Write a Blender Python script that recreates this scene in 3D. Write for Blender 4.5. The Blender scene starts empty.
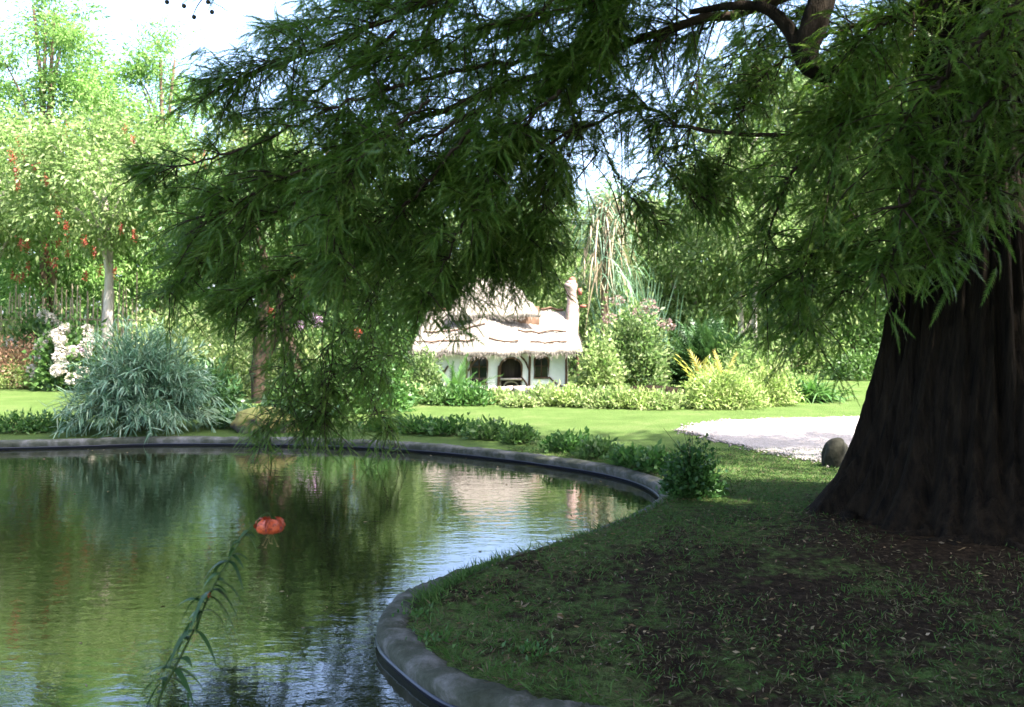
import bpy, math, random
import numpy as np
from mathutils import Vector
from mathutils.geometry import delaunay_2d_cdt, tessellate_polygon

SC = bpy.context.scene
COL = SC.collection
rng = np.random.default_rng(7)
random.seed(7)
R = math.radians

# ------------------------------------------------------------------ camera, sky, sun, exposure
F, CX, HY, H = 950.0, 512.0, 320.0, 1.7
cd = bpy.data.cameras.new('camera')
cam = bpy.data.objects.new('camera', cd)
COL.objects.link(cam)
cam.location = (0, 0, H)
cam.rotation_euler = (R(90), 0, 0)
cd.sensor_width = 36
cd.lens = 36 * F / 1024
cd.shift_y = -(353.5 - HY) / 1024
cd.clip_end = 2000
cd.clip_start = 0.05
cd.dof.use_dof = True
cd.dof.focus_distance = 5.6
cd.dof.aperture_fstop = 5.0
SC.camera = cam

SUN_EL = R(56)
SUN_AZ = math.atan2(0.80, -0.55)             # sun stands behind the right shoulder
w = bpy.data.worlds.new('World')
SC.world = w
w.use_nodes = True
nt = w.node_tree
sky = nt.nodes.new('ShaderNodeTexSky')
sky.sky_type = 'NISHITA'
sky.sun_disc = False
sky.sun_elevation = SUN_EL
sky.sun_rotation = SUN_AZ
sky.dust_density = 3.0
sky.air_density = 0.6
sky.ozone_density = 0.4
bg = nt.nodes['Background']
bg.inputs['Strength'].default_value = 0.15
nt.links.new(sky.outputs[0], bg.inputs['Color'])
sl = bpy.data.lights.new('sun', 'SUN')
sl.energy = 3.7
sl.angle = R(0.6)
sl.color = (1.0, 0.95, 0.86)
so = bpy.data.objects.new('sun', sl)
COL.objects.link(so)
sd = Vector((math.sin(SUN_AZ) * math.cos(SUN_EL), math.cos(SUN_AZ) * math.cos(SUN_EL), math.sin(SUN_EL)))
so.rotation_euler = (-sd).to_track_quat('-Z', 'Y').to_euler()
SC.view_settings.view_transform = 'Standard'
SC.view_settings.look = 'None'
SC.view_settings.exposure = 2.95
SC.view_settings.gamma = 1
SC.cycles.max_bounces = 8
SC.cycles.diffuse_bounces = 4
SC.cycles.transmission_bounces = 4


def at(px, py, z=0.0):
    d = (H - z) * F / (py - HY)
    return np.array([(px - CX) / F * d, d, z])


def P(px, py, d):
    return np.array([(px - CX) / F * d, d, H - (py - HY) / F * d])


# ------------------------------------------------------------------ object helpers
def build(name, parts, mat, parent=None, smooth=False, loc=None):
    """parts: list of (verts Nx3, faces Mxk)"""
    V, L, T, off = [], [], [], 0
    for v, f in parts:
        v = np.asarray(v, dtype=np.float32).reshape(-1, 3)
        f = np.asarray(f, dtype=np.int64)
        if len(f) == 0:
            continue
        V.append(v)
        L.append((f + off).ravel())
        T.append(np.full(len(f), f.shape[1], dtype=np.int32))
        off += len(v)
    V = np.concatenate(V)
    L = np.concatenate(L).astype(np.int32)
    T = np.concatenate(T)
    if loc is not None:
        V = V - np.asarray(loc, dtype=np.float32)
    me = bpy.data.meshes.new(name)
    me.vertices.add(len(V))
    me.vertices.foreach_set('co', V.ravel())
    me.loops.add(len(L))
    me.loops.foreach_set('vertex_index', L)
    me.polygons.add(len(T))
    st = np.concatenate([[0], np.cumsum(T)[:-1]]).astype(np.int32)
    me.polygons.foreach_set('loop_start', st)
    me.polygons.foreach_set('loop_total', T)
    if smooth:
        me.polygons.foreach_set('use_smooth', np.ones(len(T), dtype=bool))
    me.update(calc_edges=True)
    me.validate()
    if mat is not None:
        me.materials.append(mat)
    o = bpy.data.objects.new(name, me)
    COL.objects.link(o)
    if loc is not None:
        o.location = loc
    if parent is not None:
        o.parent = parent
    return o


def tag(o, label=None, cat=None, group=None, kind=None):
    if label: o['label'] = label
    if cat: o['category'] = cat
    if group: o['group'] = group
    if kind: o['kind'] = kind
    return o


def empty(name, loc, label, cat, group=None, rz=0, sc=1.0):
    o = bpy.data.objects.new(name, None)
    COL.objects.link(o)
    o.location = loc
    o.rotation_euler = (0, 0, rz)
    o.scale = (sc, sc, sc) if np.isscalar(sc) else sc
    return tag(o, label, cat, group)


def copy_tree(root, loc, rz, sc, label, group=None):
    kids = [c for c in bpy.data.objects if c.parent == root]
    r = root.copy()
    COL.objects.link(r)
    r.location = loc
    r.rotation_euler = (0, 0, rz)
    r.scale = (sc, sc, sc) if np.isscalar(sc) else sc
    r['label'] = label
    if group: r['group'] = group
    for ch in kids:
        c = ch.copy()
        COL.objects.link(c)
        c.parent = r
    return r


def unit(a):
    a = np.asarray(a, dtype=float)
    return a / np.maximum(np.linalg.norm(a, axis=-1, keepdims=True), 1e-9)


def spline(pts, n):
    pts = np.asarray(pts, dtype=float)
    p = np.vstack([2 * pts[0] - pts[1], pts, 2 * pts[-1] - pts[-2]])
    m = len(pts) - 1
    ts = np.linspace(0, m - 1e-6, n)
    i = ts.astype(int)
    t = (ts - i)[:, None]
    a, b, c, d = p[i], p[i + 1], p[i + 2], p[i + 3]
    return 0.5 * (2 * b + (c - a) * t + (2 * a - 5 * b + 4 * c - d) * t ** 2 + (3 * b - 3 * c + d - a) * t ** 3)


def closed_spline(pts, per):
    p = np.asarray(pts, dtype=float)
    out = []
    n = len(p)
    for i in range(n):
        a, b, c, d = p[i - 1], p[i], p[(i + 1) % n], p[(i + 2) % n]
        for t in np.arange(per) / per:
            out.append(0.5 * (2 * b + (c - a) * t + (2 * a - 5 * b + 4 * c - d) * t * t + (3 * b - 3 * c + d - a) * t ** 3))
    return np.array(out)


def tube(pts, r0, r1=None, sides=6, jitter=0.0, cap=True):
    pts = np.asarray(pts, dtype=float)
    n = len(pts)
    rad = np.linspace(r0, r0 if r1 is None else r1, n) if np.isscalar(r0) else np.asarray(r0, dtype=float)
    tg = unit(np.gradient(pts, axis=0))
    ref = np.tile([0.0, 0.0, 1.0], (n, 1))
    bad = np.abs(tg[:, 2]) > 0.92
    if bad.mean() > 0.4:
        ref[:] = [0.0, 1.0, 0.03]
    u = unit(np.cross(ref, tg))
    v = np.cross(tg, u)
    a = np.linspace(0, 2 * np.pi, sides, endpoint=False)
    rr = rad[:, None] * (1 + jitter * rng.normal(size=(n, sides)))
    V = pts[:, None, :] + rr[..., None] * (np.cos(a)[None, :, None] * u[:, None, :] + np.sin(a)[None, :, None] * v[:, None, :])
    V = V.reshape(-1, 3)
    i = np.arange(n - 1)[:, None] * sides
    j = np.arange(sides)[None, :]
    k = (j + 1) % sides
    Fq = np.stack([i + j, i + k, i + sides + k, i + sides + j], -1).reshape(-1, 4)
    if cap:
        V = np.vstack([V, pts[-1] + tg[-1] * rad[-1] * 0.6])
        m = len(V) - 1
        b = (n - 1) * sides
        Fq = np.vstack([Fq, np.stack([b + np.arange(sides), b + (np.arange(sides) + 1) % sides, np.full(sides, m), np.full(sides, m)], -1)])
        # triangles written as degenerate quads are cleaned by validate; split instead
        tri = Fq[-sides:, :3]
        return [(V, Fq[:-sides]), (V, tri)]
    return [(V, Fq)]


def box(x0, x1, y0, y1, z0, z1):
    v = np.array([[x, y, z] for z in (z0, z1) for y in (y0, y1) for x in (x0, x1)], dtype=float)
    f = np.array([[0, 2, 3, 1], [4, 5, 7, 6], [0, 1, 5, 4], [2, 6, 7, 3], [0, 4, 6, 2], [1, 3, 7, 5]])
    return (v, f)


def leaves(pos, d, length, width, fold=0.15, bend=0.15):
    """rhombic leaves: pos base, d direction"""
    n = len(pos)
    d = unit(d)
    rnd = rng.normal(size=(n, 3))
    s = unit(np.cross(d, rnd))
    nn = np.cross(s, d)
    L = np.broadcast_to(np.asarray(length, dtype=float), (n,))[:, None]
    W = np.broadcast_to(np.asarray(width, dtype=float), (n,))[:, None]
    mid = pos + d * L * 0.45
    v = np.stack([pos, mid + s * W * 0.5 + nn * W * fold, pos + d * L - nn * L * bend, mid - s * W * 0.5 + nn * W * fold], 1)
    f = np.arange(4 * n).reshape(n, 4)
    return (v.reshape(-1, 3), f)


def straps(base, d, length, width, droop, seg=5, flat=None):
    """arching strap leaves"""
    n = len(base)
    d = unit(d)
    L = np.broadcast_to(np.asarray(length, dtype=float), (n,))[:, None]
    W = np.broadcast_to(np.asarray(width, dtype=float), (n,))[:, None]
    D = np.broadcast_to(np.asarray(droop, dtype=float), (n,))[:, None]
    up = np.tile([0., 0., 1.], (n, 1))
    s = unit(np.cross(d, up + 1e-3 * rng.normal(size=(n, 3))) + 0.25 * rng.normal(size=(n, 3)))
    rows = []
    for k in range(seg + 1):
        t = k / seg
        c = base + d * L * t - up * L * D * t * t
        ww = W * (0.5 * (1 - t ** 2.2) * min(1.0, 0.55 + 1.5 * t) + 0.01)
        rows.append(c - s * ww)
        rows.append(c + s * ww)
    v = np.stack(rows, 1)
    f = []
    for k in range(seg):
        f.append([2 * k, 2 * k + 1, 2 * k + 3, 2 * k + 2])
    f = np.array(f)[None] + (np.arange(n) * 2 * (seg + 1))[:, None, None]
    return (v.reshape(-1, 3), f.reshape(-1, 4))


def sprays(pos, d, length, pairs=13, wid=0.17, droop=0.35, roll=0.5, leaf=0.03):
    """feathery twigs: an arching rachis with two rows of narrow leaflets"""
    n = len(pos)
    x = unit(d)
    up = np.tile([0., 0., 1.], (n, 1)) + roll * rng.normal(size=(n, 3))
    y = unit(np.cross(up, x))
    z = np.cross(x, y)
    T, Fc = [], []

    def rp(t):
        return np.array([t, 0, -droop * t * t])
    # rachis
    b = 0.006
    T += [rp(0) + [0, -b, 0], rp(0) + [0, b, 0], rp(.5) + [0, b, 0], rp(.5) + [0, -b, 0], rp(1)]
    Fc += [[0, 1, 2], [0, 2, 3], [3, 2, 4]]
    for i in range(pairs):
        t = 0.1 + 0.9 * i / (pairs - 1)
        ww = wid * (0.45 + 0.55 * math.sin(math.pi * min(1, 0.15 + 0.85 * t))) * (1.0 if t < 0.8 else 0.75)
        for s in (-1, 1):
            k = len(T)
            a, c = rp(t - leaf), rp(min(t + leaf, 1.0))
            m = rp(t)
            T += [a, c, m + [0.085, s * ww, -0.035 - 0.02 * (i % 3)]]
            Fc += [[k, k + 1, k + 2]]
    T = np.array(T)
    Fc = np.array(Fc)
    L = np.broadcast_to(np.asarray(length, dtype=float), (n,))[:, None, None]
    v = pos[:, None, :] + L * (T[None, :, 0:1] * x[:, None, :] + T[None, :, 1:2] * y[:, None, :] + T[None, :, 2:3] * z[:, None, :])
    f = Fc[None] + (np.arange(n) * len(T))[:, None, None]
    return (v.reshape(-1, 3), f.reshape(-1, 3))


def ball_dirs(n):
    return unit(rng.normal(size=(n, 3)))


# ------------------------------------------------------------------ materials
def new_mat(name):
    m = bpy.data.materials.new(name)
    m.use_nodes = True
    n = m.node_tree
    return m, n, n.nodes['Principled BSDF'], n.nodes['Material Output']


def ramp(n, fac, stops):
    r = n.nodes.new('ShaderNodeValToRGB')
    el = r.color_ramp.elements
    while len(el) < len(stops):
        el.new(0.5)
    for e, (p, c) in zip(el, stops):
        e.position = p
        e.color = (*c, 1)
    n.links.new(fac, r.inputs[0])
    return r.outputs[0]


def noise(n, scale, detail=4, vec=None, rough=0.6, stretch=None):
    t = n.nodes.new('ShaderNodeTexNoise')
    t.inputs['Scale'].default_value = scale
    t.inputs['Detail'].default_value = detail
    t.inputs['Roughness'].default_value = rough
    if vec is None:
        vec = n.nodes.new('ShaderNodeTexCoord').outputs['Object']
    if stretch:
        mp = n.nodes.new('ShaderNodeMapping')
        mp.inputs['Scale'].default_value = stretch
        n.links.new(vec, mp.inputs[0])
        vec = mp.outputs[0]
    n.links.new(vec, t.inputs['Vector'])
    return t.outputs['Fac']


def mth(n, op, a, b):
    m = n.nodes.new('ShaderNodeMath')
    m.operation = op
    for i, x in enumerate((a, b)):
        if isinstance(x, (int, float)):
            m.inputs[i].default_value = x
        else:
            n.links.new(x, m.inputs[i])
    return m.outputs[0]


def mixc(n, fac, a, b):
    m = n.nodes.new('ShaderNodeMix')
    m.data_type = 'RGBA'
    if isinstance(fac, (int, float)):
        m.inputs[0].default_value = fac
    else:
        n.links.new(fac, m.inputs[0])
    for i, x in ((6, a), (7, b)):
        if isinstance(x, tuple):
            m.inputs[i].default_value = (*x, 1)
        else:
            n.links.new(x, m.inputs[i])
    return m.outputs[2]


def bump(n, bs, h, strength, dist=0.02):
    b = n.nodes.new('ShaderNodeBump')
    b.inputs['Strength'].default_value = strength
    b.inputs['Distance'].default_value = dist
    n.links.new(h, b.inputs['Height'])
    n.links.new(b.outputs[0], bs.inputs['Normal'])


def leaf_mat(name, c1, c2, c3=None, transl=0.35, rough=0.45, spec=0.35, clump=1.2, rw=0.55):
    m, n, bs, out = new_mat(name)
    g = n.nodes.new('ShaderNodeNewGeometry')
    nz = noise(n, clump, 2)
    f = mth(n, 'ADD', mth(n, 'MULTIPLY', g.outputs['Random Per Island'], rw), mth(n, 'MULTIPLY', nz, 1 - rw))
    c3 = c3 or c2
    col = ramp(n, f, [(0.15, c1), (0.5, c2), (0.85, c3)])
    n.links.new(col, bs.inputs['Base Color'])
    bs.inputs['Roughness'].default_value = rough
    bs.inputs['Specular IOR Level'].default_value = spec
    tr = n.nodes.new('ShaderNodeBsdfTranslucent')
    tc = mixc(n, 0.35, col, (0.5 * (c2[0] + 0.08), c2[1] * 1.3, c2[2] * 0.4))
    n.links.new(tc, tr.inputs[0])
    mx = n.nodes.new('ShaderNodeMixShader')
    mx.inputs[0].default_value = transl
    n.links.new(bs.outputs[0], mx.inputs[1])
    n.links.new(tr.outputs[0], mx.inputs[2])
    n.links.new(mx.outputs[0], out.inputs[0])
    return m


def rough_mat(name, c1, c2, scale=6, stretch=None, rough=0.85, bstr=0.5, bdist=0.02, detail=6):
    m, n, bs, out = new_mat(name)
    nz = noise(n, scale, detail, stretch=stretch)
    n.links.new(ramp(n, nz, [(0.3, c1), (0.7, c2)]), bs.inputs['Base Color'])
    bs.inputs['Roughness'].default_value = rough
    bs.inputs['Specular IOR Level'].default_value = 0.12
    if bstr:
        bump(n, bs, nz, bstr, bdist)
    return m


M = {}
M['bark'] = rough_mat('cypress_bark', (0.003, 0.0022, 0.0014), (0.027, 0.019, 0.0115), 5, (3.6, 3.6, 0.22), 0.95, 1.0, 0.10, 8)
M['twig'] = rough_mat('twig_bark', (0.02, 0.014, 0.010), (0.06, 0.04, 0.028), 20, (1, 1, 1), 0.9, 0.3)
M['cypress'] = leaf_mat('cypress_leaf', (0.028, 0.072, 0.010), (0.082, 0.158, 0.020), (0.24, 0.29, 0.06), 0.44, 0.5, 0.3, 3.2, 0.3)
M['grey_bark'] = rough_mat('pale_bark', (0.20, 0.17, 0.14), (0.46, 0.42, 0.37), 4, (1, 1, 0.4), 0.9, 0.5, 0.03)
M['brown_bark'] = rough_mat('brown_bark', (0.07, 0.045, 0.03), (0.20, 0.14, 0.10), 6, (2, 2, 0.4), 0.9, 0.6, 0.03)
M['stem'] = rough_mat('green_stem', (0.06, 0.09, 0.03), (0.12, 0.15, 0.06), 12, None, 0.7, 0.2)
M['weed_stem'] = rough_mat('weed_stem', (0.03, 0.055, 0.015), (0.06, 0.09, 0.03), 12, None, 0.7, 0.2)
M['pale_leaf'] = leaf_mat('pale_tree_leaf', (0.08, 0.14, 0.035), (0.18, 0.26, 0.085), (0.33, 0.38, 0.17), 0.45)
M['lime_leaf'] = leaf_mat('lime_tree_leaf', (0.09, 0.19, 0.045), (0.18, 0.31, 0.08), (0.30, 0.40, 0.15), 0.5)
M['olive_leaf'] = leaf_mat('olive_tree_leaf', (0.06, 0.11, 0.035), (0.15, 0.22, 0.08), (0.27, 0.32, 0.14), 0.45)
M['mid_leaf'] = leaf_mat('mid_tree_leaf', (0.035, 0.085, 0.022), (0.075, 0.15, 0.04), (0.14, 0.22, 0.07), 0.38)
M['dark_leaf'] = leaf_mat('dark_shrub_leaf', (0.018, 0.05, 0.018), (0.035, 0.09, 0.028), (0.07, 0.14, 0.045), 0.3)
M['ivy_leaf'] = leaf_mat('creeper_leaf', (0.03, 0.085, 0.02), (0.06, 0.15, 0.035), (0.11, 0.20, 0.05), 0.35)
M['kerb_leaf'] = leaf_mat('kerb_bush_leaf', (0.02, 0.06, 0.015), (0.045, 0.12, 0.028), (0.09, 0.18, 0.045), 0.35)
M['yellow_leaf'] = leaf_mat('golden_leaf', (0.15, 0.21, 0.05), (0.28, 0.35, 0.11), (0.42, 0.46, 0.21), 0.4)
M['fern_gold'] = leaf_mat('golden_frond', (0.25, 0.20, 0.04), (0.36, 0.30, 0.07), (0.36, 0.36, 0.10), 0.4)
M['bed_leaf'] = leaf_mat('bed_leaf', (0.11, 0.18, 0.055), (0.24, 0.30, 0.11), (0.38, 0.40, 0.20), 0.4)
M['red_leaf'] = leaf_mat('russet_leaf', (0.24, 0.11, 0.075), (0.36, 0.20, 0.13), (0.36, 0.28, 0.15), 0.35)
M['dusky'] = leaf_mat('dusky_pink_petal', (0.16, 0.10, 0.10), (0.27, 0.18, 0.17), (0.34, 0.22, 0.21), 0.3)
M['silver_leaf'] = leaf_mat('silver_leaf', (0.05, 0.12, 0.065), (0.14, 0.25, 0.145), (0.36, 0.47, 0.33), 0.2, 0.5, 0.4, 2.0)
M['hosta_leaf'] = leaf_mat('hosta_leaf', (0.07, 0.15, 0.07), (0.14, 0.24, 0.12), (0.22, 0.32, 0.18), 0.3, 0.4)
M['straw'] = leaf_mat('dry_frond', (0.20, 0.15, 0.09), (0.33, 0.25, 0.16), (0.45, 0.36, 0.25), 0.3)
M['blue_frond'] = leaf_mat('blue_green_frond', (0.09, 0.17, 0.10), (0.16, 0.26, 0.17), (0.24, 0.34, 0.24), 0.35)
M['petal_pink'] = leaf_mat('pale_pink_petal', (0.42, 0.35, 0.33), (0.57, 0.50, 0.46), (0.63, 0.58, 0.50), 0.3)
M['petal_lilac'] = leaf_mat('lilac_petal', (0.50, 0.30, 0.50), (0.62, 0.40, 0.60), (0.70, 0.52, 0.66), 0.3)
M['petal_red'] = leaf_mat('red_petal', (0.28, 0.04, 0.03), (0.38, 0.075, 0.05), (0.40, 0.14, 0.09), 0.3)
M['cone'] = rough_mat('cone_scale', (0.03, 0.03, 0.02), (0.08, 0.07, 0.05), 30, None, 0.8, 0.4)
M['timber'] = rough_mat('old_timber', (0.06, 0.035, 0.022), (0.15, 0.095, 0.065), 8, (1, 1, 0.3), 0.85, 0.4)
M['stake'] = rough_mat('stake_wood', (0.16, 0.13, 0.08), (0.42, 0.36, 0.24), 6, (1, 1, 0.3), 0.85, 0.4)
M['plaster'] = rough_mat('white_plaster', (0.66, 0.66, 0.66), (0.82, 0.82, 0.81), 3, None, 0.9, 0.3, 0.02)
M['thatch'] = rough_mat('thatch_straw', (0.09, 0.078, 0.064), (0.29, 0.262, 0.232), 9, (5, 1, 1), 0.95, 0.7, 0.03)
M['stone'] = rough_mat('weathered_stone', (0.008, 0.010, 0.006), (0.055, 0.052, 0.040), 7, None, 0.9, 0.6, 0.03)
M['wall_stone'] = rough_mat('pinkish_stone', (0.30, 0.25, 0.22), (0.52, 0.44, 0.40), 7, None, 0.9, 0.5, 0.03)
M['wood_and_gloom'] = rough_mat('door_wood_and_gloom', (0.02, 0.017, 0.014), (0.05, 0.04, 0.03), 8, (6, 1, 0.4), 0.8, 0.3)  # door leaf, and the sheet that stands in for the dark interior
M['fallen'] = leaf_mat('dry_leaf', (0.10, 0.06, 0.03), (0.19, 0.125, 0.06), (0.32, 0.26, 0.14), 0.15)
M['grass'] = leaf_mat('grass_blade', (0.030, 0.070, 0.014), (0.050, 0.115, 0.022), (0.10, 0.16, 0.045), 0.3, 0.6, 0.2)
M['dry_grass'] = leaf_mat('dry_grass_blade', (0.05, 0.038, 0.02), (0.10, 0.078, 0.042), (0.17, 0.14, 0.08), 0.2, 0.7, 0.2)
m, n, bs, out = new_mat('lily_petal')
sp = noise(n, 190, 3)
n.links.new(ramp(n, sp, [(.36, (0.10, 0.014, 0.008)), (.46, (0.46, 0.065, 0.02)), (.7, (0.60, 0.115, 0.035))]), bs.inputs['Base Color'])
bs.inputs['Roughness'].default_value = 0.5
M['lily'] = m
M['stamen'] = rough_mat('stamen', (0.14, 0.09, 0.03), (0.28, 0.22, 0.10), 60, None, 0.7, 0.1)
M['bloom'] = leaf_mat('orange_petal', (0.36, 0.045, 0.018), (0.58, 0.11, 0.035), (0.66, 0.20, 0.07), 0.25)
M['cord'] = rough_mat('straw_cord', (0.40, 0.32, 0.2), (0.5, 0.42, 0.28), 20, None, 0.8, 0.1)

# mossy boulder
m, n, bs, out = new_mat('mossy_rock')
nz = noise(n, 5, 6)
g = n.nodes.new('ShaderNodeNewGeometry')
sx = n.nodes.new('ShaderNodeSeparateXYZ'); n.links.new(g.outputs['Normal'], sx.inputs[0])
f = mth(n, 'ADD', mth(n, 'MULTIPLY', sx.outputs['Z'], 0.5), nz)
n.links.new(ramp(n, f, [(0.45, (0.07, 0.06, 0.045)), (0.65, (0.22, 0.17, 0.05)), (0.95, (0.28, 0.27, 0.07))]), bs.inputs['Base Color'])
bs.inputs['Roughness'].default_value = 0.95
bump(n, bs, nz, 0.6, 0.03)
M['moss'] = m

# kerb concrete
m, n, bs, out = new_mat('kerb_concrete')
a = noise(n, 4.5, 8, rough=0.7); b2 = noise(n, 45, 4)
c = ramp(n, a, [(0.3, (0.022, 0.027, 0.014)), (0.48, (0.075, 0.078, 0.060)), (0.66, (0.20, 0.19, 0.185))])
c = mixc(n, mth(n, 'MULTIPLY', b2, 0.5), c, (0.035, 0.045, 0.025))
n.links.new(c, bs.inputs['Base Color'])
bs.inputs['Roughness'].default_value = 0.9
bs.inputs['Specular IOR Level'].default_value = 0.15
bump(n, bs, b2, 0.6, 0.01)
M['kerb'] = m
m, n, bs, out = new_mat('pond_liner')
bs.inputs['Base Color'].default_value = (0.018, 0.02, 0.03, 1)
bs.inputs['Roughness'].default_value = 0.35
M['liner'] = m

# water
m, n, bs, out = new_mat('pond_water')
bs.inputs['Base Color'].default_value = (0.014, 0.017, 0.006, 1)
bs.inputs['Roughness'].default_value = 0.02
bs.inputs['IOR'].default_value = 1.7
bs.inputs['Specular IOR Level'].default_value = 0.9
h1 = noise(n, 6.0, 3, rough=0.5, stretch=(0.8, 1.5, 1))
h2 = noise(n, 22.0, 2, rough=0.5, stretch=(0.7, 1.4, 1))
hs = mth(n, 'ADD', h1, mth(n, 'MULTIPLY', h2, 0.17))
bump(n, bs, hs, 0.20, 0.012)
M['water'] = m

# lawn
m, n, bs, out = new_mat('lawn_turf')
big = noise(n, 1.3, 7); fine = noise(n, 14, 5); vf = noise(n, 70, 3)
gc = ramp(n, big, [(0.3, (0.070, 0.125, 0.028)), (0.52, (0.100, 0.170, 0.042)), (0.75, (0.165, 0.200, 0.075))])
def hard(f, lo, hi, top):
    r = n.nodes.new('ShaderNodeMapRange')
    r.inputs[1].default_value = lo; r.inputs[2].default_value = hi; r.inputs[4].default_value = top
    n.links.new(f, r.inputs[0])
    return r.outputs[0]


at_ = n.nodes.new('ShaderNodeAttribute'); at_.attribute_name = 'soil'
ATF = at_.outputs['Fac']
gc = mixc(n, mth(n, 'MULTIPLY', hard(fine, .48, .62, 1.0), mth(n, 'ADD', 0.25, ATF)), gc, (0.045, 0.075, 0.018))
gc = mixc(n, mth(n, 'MULTIPLY', hard(noise(n, 9, 6), .50, .64, 1.0), mth(n, 'ADD', 0.12, ATF)), gc, (0.11, 0.085, 0.045))
gc = mixc(n, hard(vf, .5, .68, .6), gc, (0.17, 0.20, 0.085))
gc = mixc(n, mth(n, 'MULTIPLY', hard(noise(n, 42, 4), .50, .64, 1.0), mth(n, 'ADD', 0.2, ATF)), gc, (0.03, 0.05, 0.014))
sm = mth(n, 'ADD', at_.outputs['Fac'], mth(n, 'SUBTRACT', mth(n, 'ADD', mth(n, 'MULTIPLY', noise(n, 3.2, 6), 0.8), mth(n, 'MULTIPLY', fine, 0.6)), 0.7))
smk = n.nodes.new('ShaderNodeMapRange')
smk.inputs[1].default_value = 0.36; smk.inputs[2].default_value = 0.58
n.links.new(sm, smk.inputs[0])
soil = ramp(n, noise(n, 22, 6), [(0.3, (0.016, 0.011, 0.007)), (0.55, (0.042, 0.029, 0.018)), (0.75, (0.09, 0.065, 0.043))])
n.links.new(mixc(n, smk.outputs[0], gc, soil), bs.inputs['Base Color'])
bs.inputs['Roughness'].default_value = 0.95
bs.inputs['Specular IOR Level'].default_value = 0.04
bump(n, bs, mth(n, 'ADD', fine, vf), 1.0, 0.06)
M['lawn'] = m

m, n, bs, out = new_mat('gravel_surface')
v = n.nodes.new('ShaderNodeTexVoronoi'); v.inputs['Scale'].default_value = 45
n.links.new(n.nodes.new('ShaderNodeTexCoord').outputs['Object'], v.inputs['Vector'])
c = ramp(n, v.outputs['Color'], [(0.1, (0.17, 0.15, 0.135)), (0.6, (0.29, 0.265, 0.25)), (0.95, (0.42, 0.39, 0.37))])
c = mixc(n, mth(n, 'MULTIPLY', noise(n, 1.2, 5), 0.5), c, (0.24, 0.20, 0.17))
n.links.new(c, bs.inputs['Base Color'])
bs.inputs['Roughness'].default_value = 0.95
bump(n, bs, v.outputs['Distance'], 0.7, 0.02)
M['gravel'] = m

m, n, bs, out = new_mat('chimney_brick')
br = n.nodes.new('ShaderNodeTexBrick')
br.inputs['Scale'].default_value = 9
br.inputs['Color1'].default_value = (0.26, 0.15, 0.12, 1); br.inputs['Color2'].default_value = (0.36, 0.25, 0.22, 1)
br.inputs['Mortar'].default_value = (0.5, 0.46, 0.43, 1)
mp = n.nodes.new('ShaderNodeMapping'); mp.inputs['Rotation'].default_value = (R(90), 0, 0)
n.links.new(n.nodes.new('ShaderNodeTexCoord').outputs['Object'], mp.inputs[0]); n.links.new(mp.outputs[0], br.inputs['Vector'])
n.links.new(br.outputs[0], bs.inputs['Base Color']); bs.inputs['Roughness'].default_value = 0.9
bump(n, bs, br.outputs['Fac'], -0.5, 0.02)
M['brick'] = m
m, n, bs, out = new_mat('terracotta'); bs.inputs['Base Color'].default_value = (0.26, 0.075, 0.05, 1); bs.inputs['Roughness'].default_value = 0.7
M['terracotta'] = m
m, n, bs, out = new_mat('window_glass'); bs.inputs['Base Color'].default_value = (0.012, 0.013, 0.015, 1); bs.inputs['Roughness'].default_value = 0.08
M['glass'] = m

# ------------------------------------------------------------------ pond outline, ground
TX, TY = 3.80, 7.75                      # the cypress
ol_px = [(392, 597), (420, 582), (460, 568), (520, 551), (580, 533), (630, 513), (653, 500), (660, 490),
         (640, 476.5), (600, 466), (540, 457), (500, 452), (440, 446), (380, 442), (300, 439), (230, 438), (150, 438), (80, 440), (0, 442)]
ol = [np.array(p) for p in [(.35, 4.01), (.22, 4.07), (-.036, 4.21), (-.33, 4.44), (-.607, 4.90), (-.735, 5.2), (-.765, 5.5)]] + [at(*p)[:2] for p in ol_px]
ol += [np.array(p) for p in [(-10.2, 12.6), (-12.0, 10.6), (-12.4, 8.0), (-11.0, 5.4), (-8.0, 3.9), (-5.0, 3.0), (-2.6, 2.45), (-1.0, 2.1), (0.2, 2.25), (0.85, 2.75), (1.05, 3.3), (0.75, 3.78)]]
ol = closed_spline(ol, 10)
tg = unit(np.roll(ol, -1, 0) - np.roll(ol, 1, 0))
area = 0.5 * np.sum(ol[:, 0] * np.roll(ol[:, 1], -1) - np.roll(ol[:, 0], -1) * ol[:, 1])
nrm = np.stack([tg[:, 1], -tg[:, 0]], 1) * (1 if area > 0 else -1)     # outward


def inside(pts, poly):
    x, y = pts[:, 0], pts[:, 1]
    c = np.zeros(len(pts), bool)
    a, b = poly, np.roll(poly, -1, 0)
    for (x0, y0), (x1, y1) in zip(a, b):
        k = ((y0 > y) != (y1 > y))
        if k.any():
            xi = (x1 - x0) * (y - y0) / (y1 - y0 + 1e-12) + x0
            c ^= k & (x < xi)
    return c


def dist_ol(pts):
    out = np.empty(len(pts))
    for i in range(0, len(pts), 4000):
        q = pts[i:i + 4000]
        out[i:i + 4000] = np.sqrt(((q[:, None, :] - ol[None]) ** 2).sum(-1)).min(1)
    return out


def sstep(a, b, x):
    t = np.clip((x - a) / (b - a), 0, 1)
    return t * t * (3 - 2 * t)


def smooth_noise(x, y, s, seed=0):
    r = np.random.default_rng(seed)
    z = 0
    for k in range(6):
        a = r.uniform(0, 2 * np.pi); f = s * r.uniform(0.6, 1.7); ph = r.uniform(0, 6.28)
        z = z + np.sin(f * (x * np.cos(a) + y * np.sin(a)) + ph)
    return z / 6


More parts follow.
